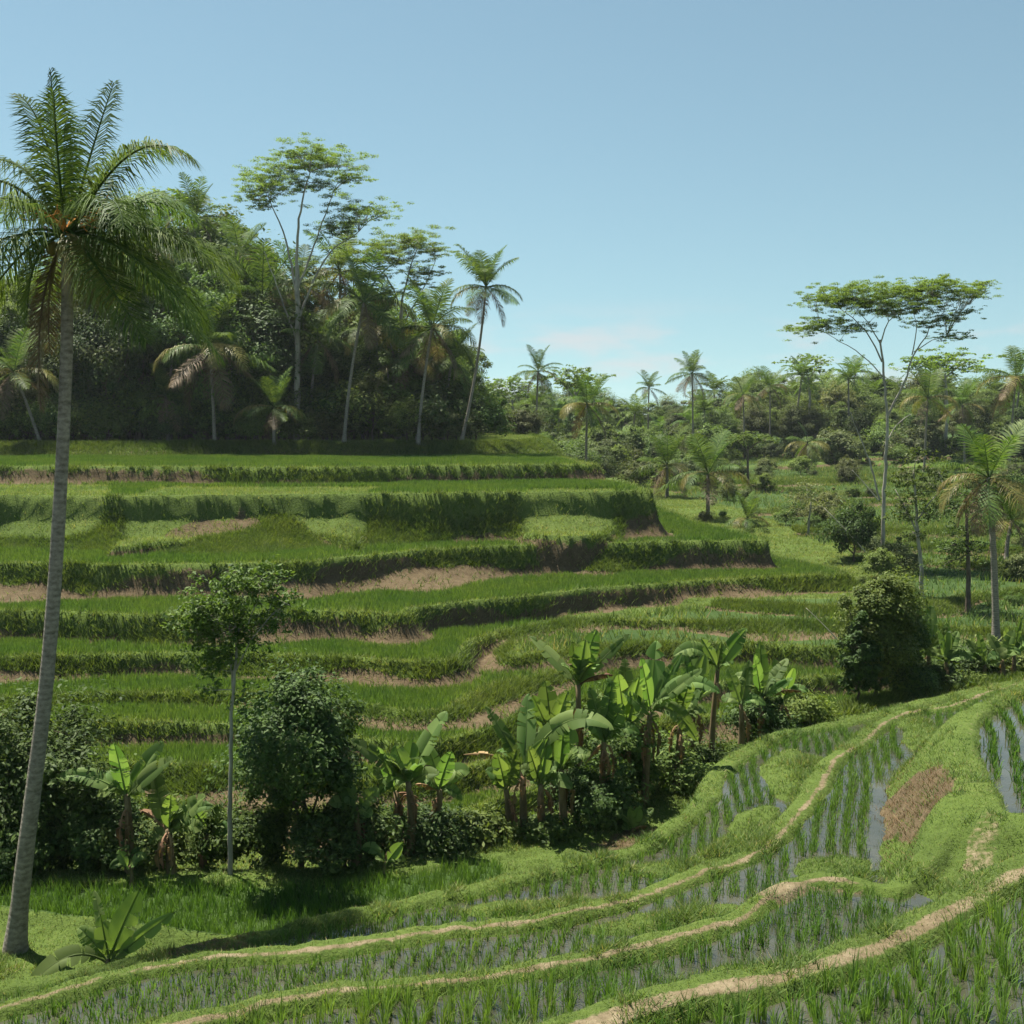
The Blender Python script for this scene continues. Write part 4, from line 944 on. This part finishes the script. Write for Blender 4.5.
# --- the far wood beyond the valley
fp_px = [440, 480, 520, 560, 600, 640, 680, 720, 760, 800, 850, 900, 950, 1000, 1050, 1300]
fp_py = [385, 392, 388, 384, 396, 402, 396, 380, 372, 366, 368, 378, 374, 374, 370, 370]
FP = far_palm_meshes()
for row, (Y, n) in enumerate(((182, 34), (196, 34), (214, 32), (240, 26))):
    for i in range(n):
        px = 430 + (i + .5 + rs.uniform(-.35, .35)) * 800 / n
        top = np.interp(px, fp_px, fp_py) + (30, 16, 4, 0)[row] + rs.uniform(-6, 16); y_ = Y + rs.uniform(-5, 5)
        b = at_y(px, 440, y_); b[2] = ground(b[0], b[1]) - .2; h = z_of(top, y_) - b[2]
        plant_tree('broadleaf_tree', BT[int(rs.choice([1, 3, 4, 5, 1, 2]))], b, h / 9.9 * np.array([1.15, 1.15, 1]), rs.random() * 6.28, 'pale green tree in the far wood beyond the valley', 'tree', 'broadleaf trees of the far wood')
for k in range(42):
    px = 470 + k * 15 + rs.uniform(-10, 10); Y = rs.uniform(178, 226); b = at_y(px, 440, Y); b[2] = ground(b[0], b[1]); top = np.interp(px, fp_px, fp_py) + rs.uniform(4, 34); h = z_of(top, Y) - b[2]
    root = link('coconut_palm', None, None, tuple(b)); tag(root, 'small distant palm among the trees of the far wood', 'palm tree', 'palms of the far wood')
    mb = MB(); C = bez((0, 0, 0), (rs.normal(0, .4), 0, h * .5), (rs.normal(0, .8), 0, h), 8); tube(mb, C, np.linspace(.2, .12, 8), 6)
    link('trunk', mb.mesh('trunk', M_PALMBARK, True), root); link('crown', FP[k % 4], root, tuple(C[-1]), (0, 0, rs.random() * 6), rs.uniform(3.2, 4.4))
for k in range(60):
    px = 470 + k * 11.5 + rs.uniform(-8, 8); Y = rs.uniform(165, 180); b = at_y(px, 440, Y); b[2] = ground(b[0], b[1]) - .1
    plant_tree('shrub', SH[int(rs.choice([1, 2, 3, 0]))], b, rs.uniform(1.0, 2.2), rs.random() * 6.28, 'low shrub along the near edge of the far wood', 'shrub', 'shrubs along the far wood')
# bushes between hill and far wood, and scattered over the valley
for k in range(34):
    px = rs.uniform(490, 700); Y = rs.uniform(125, 160); b = at_y(px, 440, Y); b[2] = ground(b[0], b[1]) - .1
    plant_tree('shrub', SH[int(rs.choice([1, 2, 3, 3]))], b, rs.uniform(.8, 1.7), rs.random() * 6.28, 'sunlit bush on the valley slope between hill wood and far wood', 'shrub', 'bushes on the far valley slope')
for k in range(100):
    px = rs.uniform(640, 1060); Y = math.exp(rs.uniform(math.log(62), math.log(150))); b = at_y(px, 440, Y)
    if 330 < px * 0 + (px - 512) / F * Y * 0: pass
    b[2] = ground(b[0], b[1]) - .05
    if Y < 88 and px < 860 or px < 700: continue
    plant_tree('shrub', SH[int(rs.choice([1, 2, 3]))], b, rs.uniform(.2, .8) * (.7 + Y / 200), rs.random() * 6.28, 'small scrubby bush dotted on the valley strips', 'shrub', 'scrub dotted over the valley')
M_CLUMP = None
# thin airy trees in the valley
Y1 = gp(922, 596)
spray_tree('slender_tree', (922, 597), Y1, [([(922, 597), (920, 560), (917, 520), (914, 470)], 1, .35, 0), ([(918, 535), (905, 505), (898, 490)], .4, .15, .5), ([(917, 520), (930, 500), (940, 488)], .4, .15, -.5)],
           [(905, 480, 16), (922, 472, 18), (935, 488, 15), (912, 500, 16), (928, 512, 14), (903, 515, 11), (918, 455, 13), (940, 470, 11), (915, 535, 9)], .13, 'thin pale trunked tree with an airy crown beside the lone umbrella tree', 'tree', M_PALEBARK, LM['mid'], .16, 1.5, .6, 61, depth=.25)
Y2 = gp(968, 612)
spray_tree('slender_tree', (968, 612), Y2, [([(968, 612), (968, 570), (967, 530), (966, 495)], 1, .4, 0)], [(955, 510, 16), (975, 505, 16), (950, 545, 17), (975, 548, 16), (962, 528, 18), (966, 495, 12), (955, 562, 12), (980, 530, 12)], .15, 'dark straight trunked tree with sparse layered crown next to the white trunked palm', 'tree', M_BARK, LM['dark'], .17, 1.5, .4, 62, depth=.25)
Y3 = gp(812, 535)
spray_tree('slender_tree', (808, 540), Y3, [([(808, 540), (809, 520), (811, 500)], 1, .5, 0)], [(800, 500, 14), (818, 495, 15), (810, 485, 12), (828, 505, 12), (795, 512, 9)], .10, 'sparse young tree with a short white trunk on the valley strips', 'tree', M_PALEBARK, LM['olive'], .16, 1.0, .6, 63, depth=.25)
Y4 = gp(856, 562)
b = at_y(854, 562, Y4); b[2] = ground(b[0], b[1]); plant_tree('shrub', SH[0], b, np.array([.9, .9, 1.35]) * 28 / 1.5 * Y4 / F * 1.0, 1.0, 'dark rounded bush beside the trunk of the lone umbrella tree', 'shrub')
# leaning pale poles
def pole(p, q, Y, r, label, dy=0.0):
    a, b_ = at_y(p[0], p[1], Y), at_y(q[0], q[1], Y + dy); mb = MB(); tube(mb, bez(b_, (a + b_) / 2 + np.array([0, 0, .04 * np.linalg.norm(a - b_)]), a, 7) - b_, np.linspace(r, r * .5, 7), 6)
    tag(link('bamboo_pole', mb.mesh('bamboo_pole', M_POLE, True), None, tuple(b_)), label, 'pole')
M_POLE = bark_mat('dry_bamboo', (.30, .26, .18), (.52, .48, .38), 3)
pole((806, 608), (843, 646), 52, .035, 'thin pale bamboo pole leaning over the lower terraces beside the tall bush')
pole((824, 508), (874, 562), Y4 - 1, .05, 'bent dry bamboo pole leaning against the dark rounded bush')
pole((852, 470), (878, 500), YD - 1, .045, 'bare dry stick leaning on the trunk of the lone umbrella tree')
# ------------------------------------------------------------------ trees, bushes and bananas along the edge of the near paddies
def bush(px, top, rpx, dY, kind, label, seed, name='shrub', cat='shrub', ncl=60, n=16000, ls=.10, bot=None, cluster=.38, grp=None, zs=1.0):
    Y = crestY(px) + dY; b = at_y(px, 800, Y); b[2] = ground(b[0], b[1]) - .1; k = Y / F; h = z_of(top, Y) - b[2]; rx = rpx * k
    rz = h * .5 if bot is None else (z_of(top, Y) - z_of(bot, Y)) * .5
    m = tree_meshes(seed, h, h - rz * .98, rx * .95, rz * .9 * zs, ncl, rx * cluster, n, ls, .035 + .006 * h, LM[kind], M_BARK, squash=.8, hb=.25, aspect=.45)
    return plant_tree(name, m, b, 1, 0, label, cat, grp)
bush(38, 690, 78, 1.5, 'dark', 'big dark dense bush behind the foot of the big palm trunk', 701, ncl=110, n=34000)
bush(-45, 720, 70, 2.0, 'dark', 'dark bush cut by the picture edge beside the big palm trunk', 702, n=16000)
bush(95, 790, 55, 1.2, 'dark', 'low dark bush under the banana plants next to the big palm trunk', 703, n=16000)
bush(168, 800, 60, 1.4, 'mid', 'leafy undergrowth bush between the two shorter banana plants and the slender tree', 704, n=16000)
bush(262, 790, 50, 1.6, 'mid', 'sunlit bush at the foot of the slender tree', 705, n=13000)
bush(300, 676, 68, 1.4, 'dark', 'dense round dark tree beside the slender tree', 706, 'broadleaf_tree', 'tree', ncl=110, n=34000, bot=815)
bush(345, 800, 55, 1.0, 'dark', 'low dark bush between the round dark tree and the banana clump', 707, n=14000)
bush(432, 812, 50, 1.3, 'dark', 'dark low bush behind the banana clump with the tall bright leaf', 708, n=13000)
bush(480, 812, 34, 1.0, 'mid', 'small bush next to the banana plant with dry arching leaves', 709, n=8000)
bush(612, 696, 44, 2.4, 'mid', 'tall dark thicket tree behind the middle banana plants', 710, 'broadleaf_tree', 'tree', ncl=100, n=16000, bot=820)
bush(590, 760, 46, 1.2, 'dark', 'dark thicket bush under the tallest banana plant', 711, n=16000)
bush(665, 740, 44, 1.8, 'mid', 'green thicket bush around the banana plant with the broad pale leaf', 712, n=16000)
bush(705, 740, 40, .9, 'mid', 'green bush on the slope between two banana plants', 713, n=13000)
bush(756, 690, 32, 1.2, 'dark', 'narrow dark shrub between the two banana plants at the bend of the bund', 714, n=14000)
bush(796, 690, 34, 1.3, 'light', 'pale green shrub with dry leaves beside the tall columnar bush', 715, n=13000)
bush(874, 556, 34, 2.0, 'light', 'tall columnar green bush at the end of the near paddies', 716, ncl=90, n=36000, ls=.11, cluster=.45)
bush(898, 585, 24, 2.2, 'mid', 'leafy bush leaning on the shaded side of the tall columnar bush', 725, ncl=60, n=22000, ls=.11, cluster=.42)
bush(930, 660, 28, 2.2, 'dark', 'dark bush crowding the side of the tall columnar bush', 717, n=18000, ls=.13)
bush(958, 640, 36, 3.2, 'dark', 'dark bush below the white trunked palm', 718, n=16000, ls=.13)
bush(1012, 640, 36, 3.0, 'mid', 'green bush cut by the picture edge below the white trunked palm', 719, n=16000, ls=.13)
Ys = crestY(231) + .3
spray_tree('slender_tree', (230, 884), Ys, [([(230, 884), (230, 820), (231, 750), (233, 690), (238, 640), (242, 600)], 1, .3, 0), ([(233, 690), (226, 650), (212, 620)], .45, .12, .3), ([(235, 672), (252, 640), (268, 620)], .4, .12, -.3), ([(237, 650), (232, 615), (228, 590)], .35, .1, .2), ([(240, 640), (256, 605), (262, 585)], .35, .1, -.2)],
           [(245, 590, 30), (222, 600, 26), (262, 598, 28), (205, 618, 26), (275, 618, 20), (235, 625, 30), (215, 645, 26), (195, 612, 15), (262, 578, 18), (240, 576, 18), (205, 668, 17), (228, 660, 17), (265, 645, 11), (188, 630, 9), (283, 605, 9), (213, 690, 9), (250, 640, 12)],
           .052, 'slender tree with a long thin bare trunk and airy crown in front of the terraces', 'tree', M_PALEBARK, LM['mid'], .095, 2.4, .8, 81, depth=.16, aspect=.45)
bush(856, 610, 20, 1.6, 'mid', 'leafy bush filling the foot of the tall columnar bush', 720, n=13000, ls=.12)
bush(912, 672, 24, 1.2, 'mid', 'pale leafy bush under the leaf rising from the columnar bush', 721, n=13000, ls=.12)
bush(968, 678, 22, 1.4, 'mid', 'small bush on the crest of the bank under the white trunked palm', 722, n=10000, ls=.11)
bush(545, 815, 30, .7, 'mid', 'small bush at the foot of the middle banana clump', 723, n=8000)
bush(15, 800, 50, .8, 'dark', 'dark shrub touching the big palm trunk', 724, n=14000)
# banana plants
cy = crestY
banana((130, 882), (127, 795), cy(130) + .5, [(120, 738, .9, ''), (58, 776, .8, ''), (163, 742, .8, ''), (180, 752, .9, ''), (124, 782, 1.2, 'y'), (90, 800, .6, ''), (150, 790, .6, '')], 'banana plant with an upright leaf and a bright young leaf near the big palm trunk', 1, dead=2)
banana((172, 884), (168, 830), cy(172) + .4, [(148, 776, .9, ''), (212, 788, .9, ''), (218, 800, .7, ''), (134, 815, .7, 'd'), (150, 842, .7, ''), (200, 832, .8, ''), (175, 790, .7, '')], 'shorter banana plant with ragged drooping leaves between bright leaved one and slender tree', 2, dead=3)
banana((410, 852), (408, 782), cy(410) + .9, [(446, 716, 1.1, ''), (352, 733, .8, ''), (395, 745, .9, ''), (385, 752, .8, ''), (440, 770, .7, ''), (378, 795, .7, 'b'), (412, 740, .8, 'y')], 'banana plant raising one long bright leaf beside the round dark tree', 3, dead=3)
banana((398, 850), (396, 792), cy(398) + 1.3, [(372, 770, .7, ''), (380, 740, .6, ''), (418, 800, .6, 'd')], 'slim banana stem close behind the one with a long bright leaf', 13, dead=2)
banana((356, 868), (357, 808), cy(356) + .6, [(340, 775, .8, ''), (378, 790, .7, ''), (330, 800, .7, ''), (372, 815, .6, '')], 'dim thin banana plant in the shade beside the round dark tree', 14, dead=1)
banana((525, 840), (523, 770), cy(525) + .9, [(529, 700, .9, ''), (612, 722, 1.0, 'b'), (485, 706, .8, ''), (462, 762, .7, 'd'), (577, 760, .75, 'd'), (500, 730, .7, ''), (545, 735, .6, 'y')], 'banana plant with two dry brown arching leaves', 4, dead=2)
banana((557, 832), (552, 738), cy(557) + 1.4, [(545, 680, 1.0, ''), (567, 685, .9, ''), (532, 692, .8, ''), (575, 700, .8, ''), (538, 730, .7, '')], 'banana plant with several upright leaves just behind the one with dry arching leaves', 5, dead=2)
banana((577, 826), (578, 685), cy(577) + 1.6, [(596, 628, .95, ''), (584, 636, .9, ''), (529, 641, .75, ''), (632, 638, .55, ''), (590, 650, 1.0, 'y'), (612, 672, .7, 'd'), (572, 640, .7, '')], 'tallest of the banana plants in the middle thicket', 6, dead=3)
banana((644, 795), (650, 712), cy(644) + 1.0, [(659, 642, 1.15, 'y'), (638, 652, .8, ''), (718, 690, .9, 'b'), (698, 742, 1.0, 'b'), (700, 665, .7, ''), (622, 690, .8, ''), (655, 725, .7, ''), (684, 655, .7, '')], 'banana plant with one broad pale upright leaf and long drooping leaves', 7, dead=4)
banana((711, 765), (718, 668), cy(711) + .7, [(700, 636, .6, ''), (746, 627, .9, ''), (672, 654, .9, 'b'), (676, 664, .7, 'b'), (744, 655, .7, 'b'), (720, 640, .5, '')], 'banana plant on a tall bare leaning stem with leaves spread wide', 8, dead=1, r=.09)
banana((762, 745), (762, 698), cy(762) + .6, [(761, 642, .9, ''), (792, 662, .9, ''), (750, 650, .8, ''), (800, 690, .7, 'd'), (780, 690, .6, 'd'), (735, 680, .8, 'b'), (790, 675, .6, '')], 'banana plant with orange dry leaves next to the pale green shrub', 9, dead=4)
banana((932, 700), (928, 650), cy(932) + 2.0, [(936, 607, 1.1, ''), (955, 640, .8, 'b'), (905, 632, .8, 'b'), (945, 625, .6, '')], 'banana plant sprouting from the side of the tall columnar bush', 10, dead=1)
banana((985, 690), (985, 665), cy(985) + 1.5, [(965, 640, .9, 'b'), (1004, 648, .9, 'b'), (978, 632, .7, ''), (1000, 668, .8, 'b'), (960, 662, .8, 'b')], 'low banana plant under the white trunked palm', 11, dead=1)
banana((1015, 690), (1014, 655), cy(1015) + 2.0, [(1000, 625, .8, ''), (1030, 630, .9, ''), (1022, 618, .7, ''), (998, 650, .7, 'b')], 'banana plant at the picture edge under the white trunked palm', 12, dead=1)
def sprout(px, py, Y, lv, label, seed, W=.3):
    banana((px, py), (px, py - 6), Y, lv, label, seed, group='young banana sprouts', r=.045, dead=0, W=W, young=True)
sprout(634, 834, cy(634) - .35, [(640, 806, .9, 'y'), (612, 815, .8, 'b'), (655, 812, .8, 'b'), (622, 828, .8, 'b'), (648, 826, .8, 'd'), (630, 805, .7, 'y')], 'small bright banana sprout alone on the grass slope', 15)
sprout(385, 868, cy(385) - .1, [(404, 838, .9, 'y'), (360, 852, .9, 'b'), (405, 862, .8, 'b'), (372, 872, .8, 'b')], 'banana sprout at the edge of the dense rice below the banana clump', 16)
sprout(130, 872, cy(130) - .1, [(118, 850, .8, 'y'), (146, 858, .8, 'b'), (112, 866, .8, 'b')], 'tiny banana sprout at the foot of the upright leaved banana plant', 17)
YB = 17.2
banana((108, 990), (108, 960), YB, [(146, 880, 1.25, 'y'), (98, 916, 1.0, 'y'), (180, 905, .85, 'y'), (85, 900, .6, ''), (76, 930, 1.0, 'b'), (32, 985, 1.1, 'b'), (140, 935, 1.2, 'b'), (125, 962, .7, 'b')], 'young banana plant with broad bright leaves, nearest the viewer by the big palm', 18, group=None, r=.06, dead=0, W=.32, young=True)

banana((600, 822), (604, 742), cy(600) + 1.0, [(590, 690, .8, ''), (622, 700, .9, ''), (640, 735, .8, 'b'), (575, 722, .8, 'b'), (612, 680, .8, ''), (585, 765, .6, 'd')], 'mid height banana plant in the shade between the tallest one and the broad leaved one', 21, dead=3)
banana((545, 836), (541, 785), cy(545) + .6, [(528, 742, .8, ''), (560, 748, .8, ''), (572, 785, .7, 'b'), (520, 770, .7, 'b'), (548, 735, .7, 'y')], 'low banana plant among the stems of the middle clump', 22, dead=2)
banana((676, 785), (680, 720), cy(676) + .9, [(690, 668, .8, ''), (668, 672, .8, ''), (706, 712, .7, 'b'), (655, 705, .7, 'b'), (700, 690, .7, '')], 'banana plant half hidden in the thicket beside the tall bare leaning stem', 23, dead=2)
banana((740, 752), (741, 705), cy(740) + .9, [(728, 668, .8, ''), (752, 662, .7, ''), (722, 702, .7, 'b'), (765, 705, .7, 'b')], 'short banana plant behind the one with orange dry leaves', 24, dead=2)
banana((435, 850), (440, 790), cy(435) + 1.2, [(452, 748, .8, ''), (425, 745, .7, ''), (470, 775, .8, 'b'), (415, 785, .7, 'd'), (462, 800, .6, 'b')], 'banana plant in half shade next to the one raising a long bright leaf', 25, dead=2)
banana((205, 880), (208, 835), cy(205) + 1.0, [(225, 800, .7, ''), (192, 798, .7, ''), (232, 832, .7, 'b'), (185, 840, .6, 'b')], 'small banana plant hiding behind the slender tree trunk', 26, dead=1)

banana((628, 800), (626, 728), cy(628) + 1.7, [(616, 668, .9, ''), (638, 672, .9, 'y'), (600, 700, .8, 'b'), (655, 700, .8, 'b'), (626, 660, .9, ''), (608, 680, .7, '')], 'banana plant standing behind the thicket, between the tallest one and the broad leaved one', 27, dead=2)
banana((566, 828), (562, 770), cy(566) + .5, [(552, 728, .9, ''), (574, 730, .9, 'y'), (540, 752, .8, 'b'), (590, 755, .8, 'b'), (563, 722, .8, '')], 'low bright banana plant at the foot of the tallest banana plant', 28, dead=2)
banana((690, 778), (694, 705), cy(690) + 1.4, [(684, 655, .9, ''), (704, 652, .9, ''), (668, 682, .8, 'b'), (724, 690, .7, 'b'), (694, 645, .8, 'y')], 'banana plant behind the half hidden one, close to the bare leaning stem', 29, dead=2)
banana((508, 838), (506, 790), cy(508) + 1.1, [(497, 748, .8, ''), (516, 745, .8, ''), (486, 770, .7, 'b'), (528, 775, .7, 'b')], 'small banana plant behind the one with two dry arching leaves', 30, dead=1)
banana((780, 742), (782, 700), cy(780) + .9, [(776, 660, .8, ''), (792, 664, .8, 'y'), (762, 685, .7, 'b'), (806, 690, .7, 'b')], 'small banana plant next to the pale green shrub with dry leaves', 31, dead=2)

banana((948, 698), (946, 662), cy(948) + 1.3, [(936, 628, .9, ''), (960, 632, .9, ''), (925, 655, .8, 'b'), (972, 660, .8, 'b'), (948, 622, .8, 'y')], 'banana plant between the columnar bush and the low one under the white trunked palm', 32, dead=1)
banana((1004, 690), (1002, 660), cy(1004) + 1.1, [(992, 635, .8, ''), (1014, 630, .9, ''), (985, 658, .7, 'b'), (1024, 655, .8, 'b')], 'banana plant on the crest next to the one at the picture edge', 33, dead=1)
# ------------------------------------------------------------------ sky, sun, camera
SUN = np.array([-.28, .25, .90]); SUN /= np.linalg.norm(SUN)
el = math.asin(SUN[2]); rot = math.atan2(SUN[0], SUN[1])
w = bpy.data.worlds.new('World'); scene.world = w; w.use_nodes = True
WN, WL = w.node_tree.nodes, w.node_tree.links; WN.clear()
sky = WN.new('ShaderNodeTexSky'); sky.sky_type = 'NISHITA'; sky.sun_disc = False; sky.sun_elevation = el; sky.sun_rotation = rot
sky.altitude = 200; sky.air_density = 1.0; sky.dust_density = .35; sky.ozone_density = 1.6
bg = WN.new('ShaderNodeBackground'); bg.inputs[1].default_value = .051
wo = WN.new('ShaderNodeOutputWorld'); WL.new(bg.outputs[0], wo.inputs[0])
tcw = WN.new('ShaderNodeTexCoord'); mpw = WN.new('ShaderNodeMapping'); mpw.inputs['Location'].default_value = (0, 0, .085); mpw.inputs['Scale'].default_value = (1, 1, .85)
WL.new(tcw.outputs['Generated'], mpw.inputs[0]); WL.new(mpw.outputs[0], sky.inputs[0])
tint = WN.new('ShaderNodeMix'); tint.data_type = 'RGBA'; tint.blend_type = 'MULTIPLY'; tint.inputs[0].default_value = 1; tint.inputs[7].default_value = (.88, 1.05, .92, 1)
hs = WN.new('ShaderNodeHueSaturation'); hs.inputs['Saturation'].default_value = .84; WL.new(sky.outputs[0], hs.inputs['Color']); WL.new(hs.outputs[0], tint.inputs[6])
# a few faint clouds low over the horizon
sx = WN.new('ShaderNodeSeparateXYZ'); WL.new(tcw.outputs['Generated'], sx.inputs[0])
mc = WN.new('ShaderNodeMapping'); mc.inputs['Scale'].default_value = (7, 7, 26); mc.inputs['Location'].default_value = (3.1, 0, 1.3); WL.new(tcw.outputs['Generated'], mc.inputs[0])
cn = WN.new('ShaderNodeTexNoise'); cn.inputs['Scale'].default_value = 1.0; cn.inputs['Detail'].default_value = 6; cn.inputs['Roughness'].default_value = .55; WL.new(mc.outputs[0], cn.inputs[0])
cr = WN.new('ShaderNodeMapRange'); cr.interpolation_type = 'SMOOTHSTEP'; cr.inputs[1].default_value = .46; cr.inputs[2].default_value = .66; WL.new(cn.outputs[0], cr.inputs[0])
c1_ = WN.new('ShaderNodeMapRange'); c1_.interpolation_type = 'SMOOTHSTEP'; c1_.inputs[1].default_value = .095; c1_.inputs[2].default_value = .05; WL.new(sx.outputs[2], c1_.inputs[0])
c2_ = WN.new('ShaderNodeMath'); c2_.operation = 'MULTIPLY'; WL.new(cr.outputs[0], c2_.inputs[0]); WL.new(c1_.outputs[0], c2_.inputs[1])
c3_ = WN.new('ShaderNodeMath'); c3_.operation = 'MULTIPLY'; c3_.inputs[1].default_value = .55; WL.new(c2_.outputs[0], c3_.inputs[0])
cm_ = WN.new('ShaderNodeMix'); cm_.data_type = 'RGBA'; cm_.inputs[7].default_value = (6.3, 5.6, 5.5, 1); WL.new(c3_.outputs[0], cm_.inputs[0]); WL.new(tint.outputs[2], cm_.inputs[6])
WL.new(cm_.outputs[2], bg.inputs[0])
sl = bpy.data.lights.new('sun', 'SUN'); sl.energy = 5.0; sl.angle = math.radians(.55); sl.color = (1, .95, .86)
so = bpy.data.objects.new('sun', sl); COL.objects.link(so); so.rotation_euler = Vector(-SUN).to_track_quat('-Z', 'Y').to_euler(); so.location = (0, 0, 60)
cam = bpy.data.cameras.new('camera'); co = bpy.data.objects.new('camera', cam); COL.objects.link(co)
cam.sensor_width = 36; cam.lens = F / 1024 * 36; cam.clip_end = 5000; cam.clip_start = .1
co.location = (0, 0, 0); co.rotation_euler = (PI / 2 - PITCH, 0, 0); scene.camera = co
vs = scene.view_settings; vs.view_transform = 'Standard'; vs.look = 'None'; vs.exposure = 1.38; vs.gamma = 1
scene.cycles.max_bounces = 8; scene.cycles.diffuse_bounces = 4; scene.cycles.glossy_bounces = 2; scene.cycles.transmission_bounces = 4; scene.cycles.use_denoising = True
scene.cycles.volume_bounces = 0

# thin air over the valley
hb = MB(); x0, x1, y0, y1, z0, z1 = -1300, 1300, -40, 1640, -16, 26
hb.add([(x, y, z) for z in (z0, z1) for x, y in ((x0, y0), (x1, y0), (x1, y1), (x0, y1))], [(3, 2, 1, 0), (4, 5, 6, 7), (0, 1, 5, 4), (1, 2, 6, 5), (2, 3, 7, 6), (3, 0, 4, 7)])
hm, HN, HL = new_mat('haze'); pv_ = HN.new('ShaderNodeVolumePrincipled'); pv_.inputs['Color'].default_value = (.86, .93, 1, 1); pv_.inputs['Density'].default_value = .00011; pv_.inputs['Anisotropy'].default_value = .2
ho = HN.new('ShaderNodeOutputMaterial'); HL.new(pv_.outputs[0], ho.inputs['Volume'])
tag(link('haze', hb.mesh('haze', hm)), 'thin pale haze in the air over the valley', 'haze', kind='stuff')
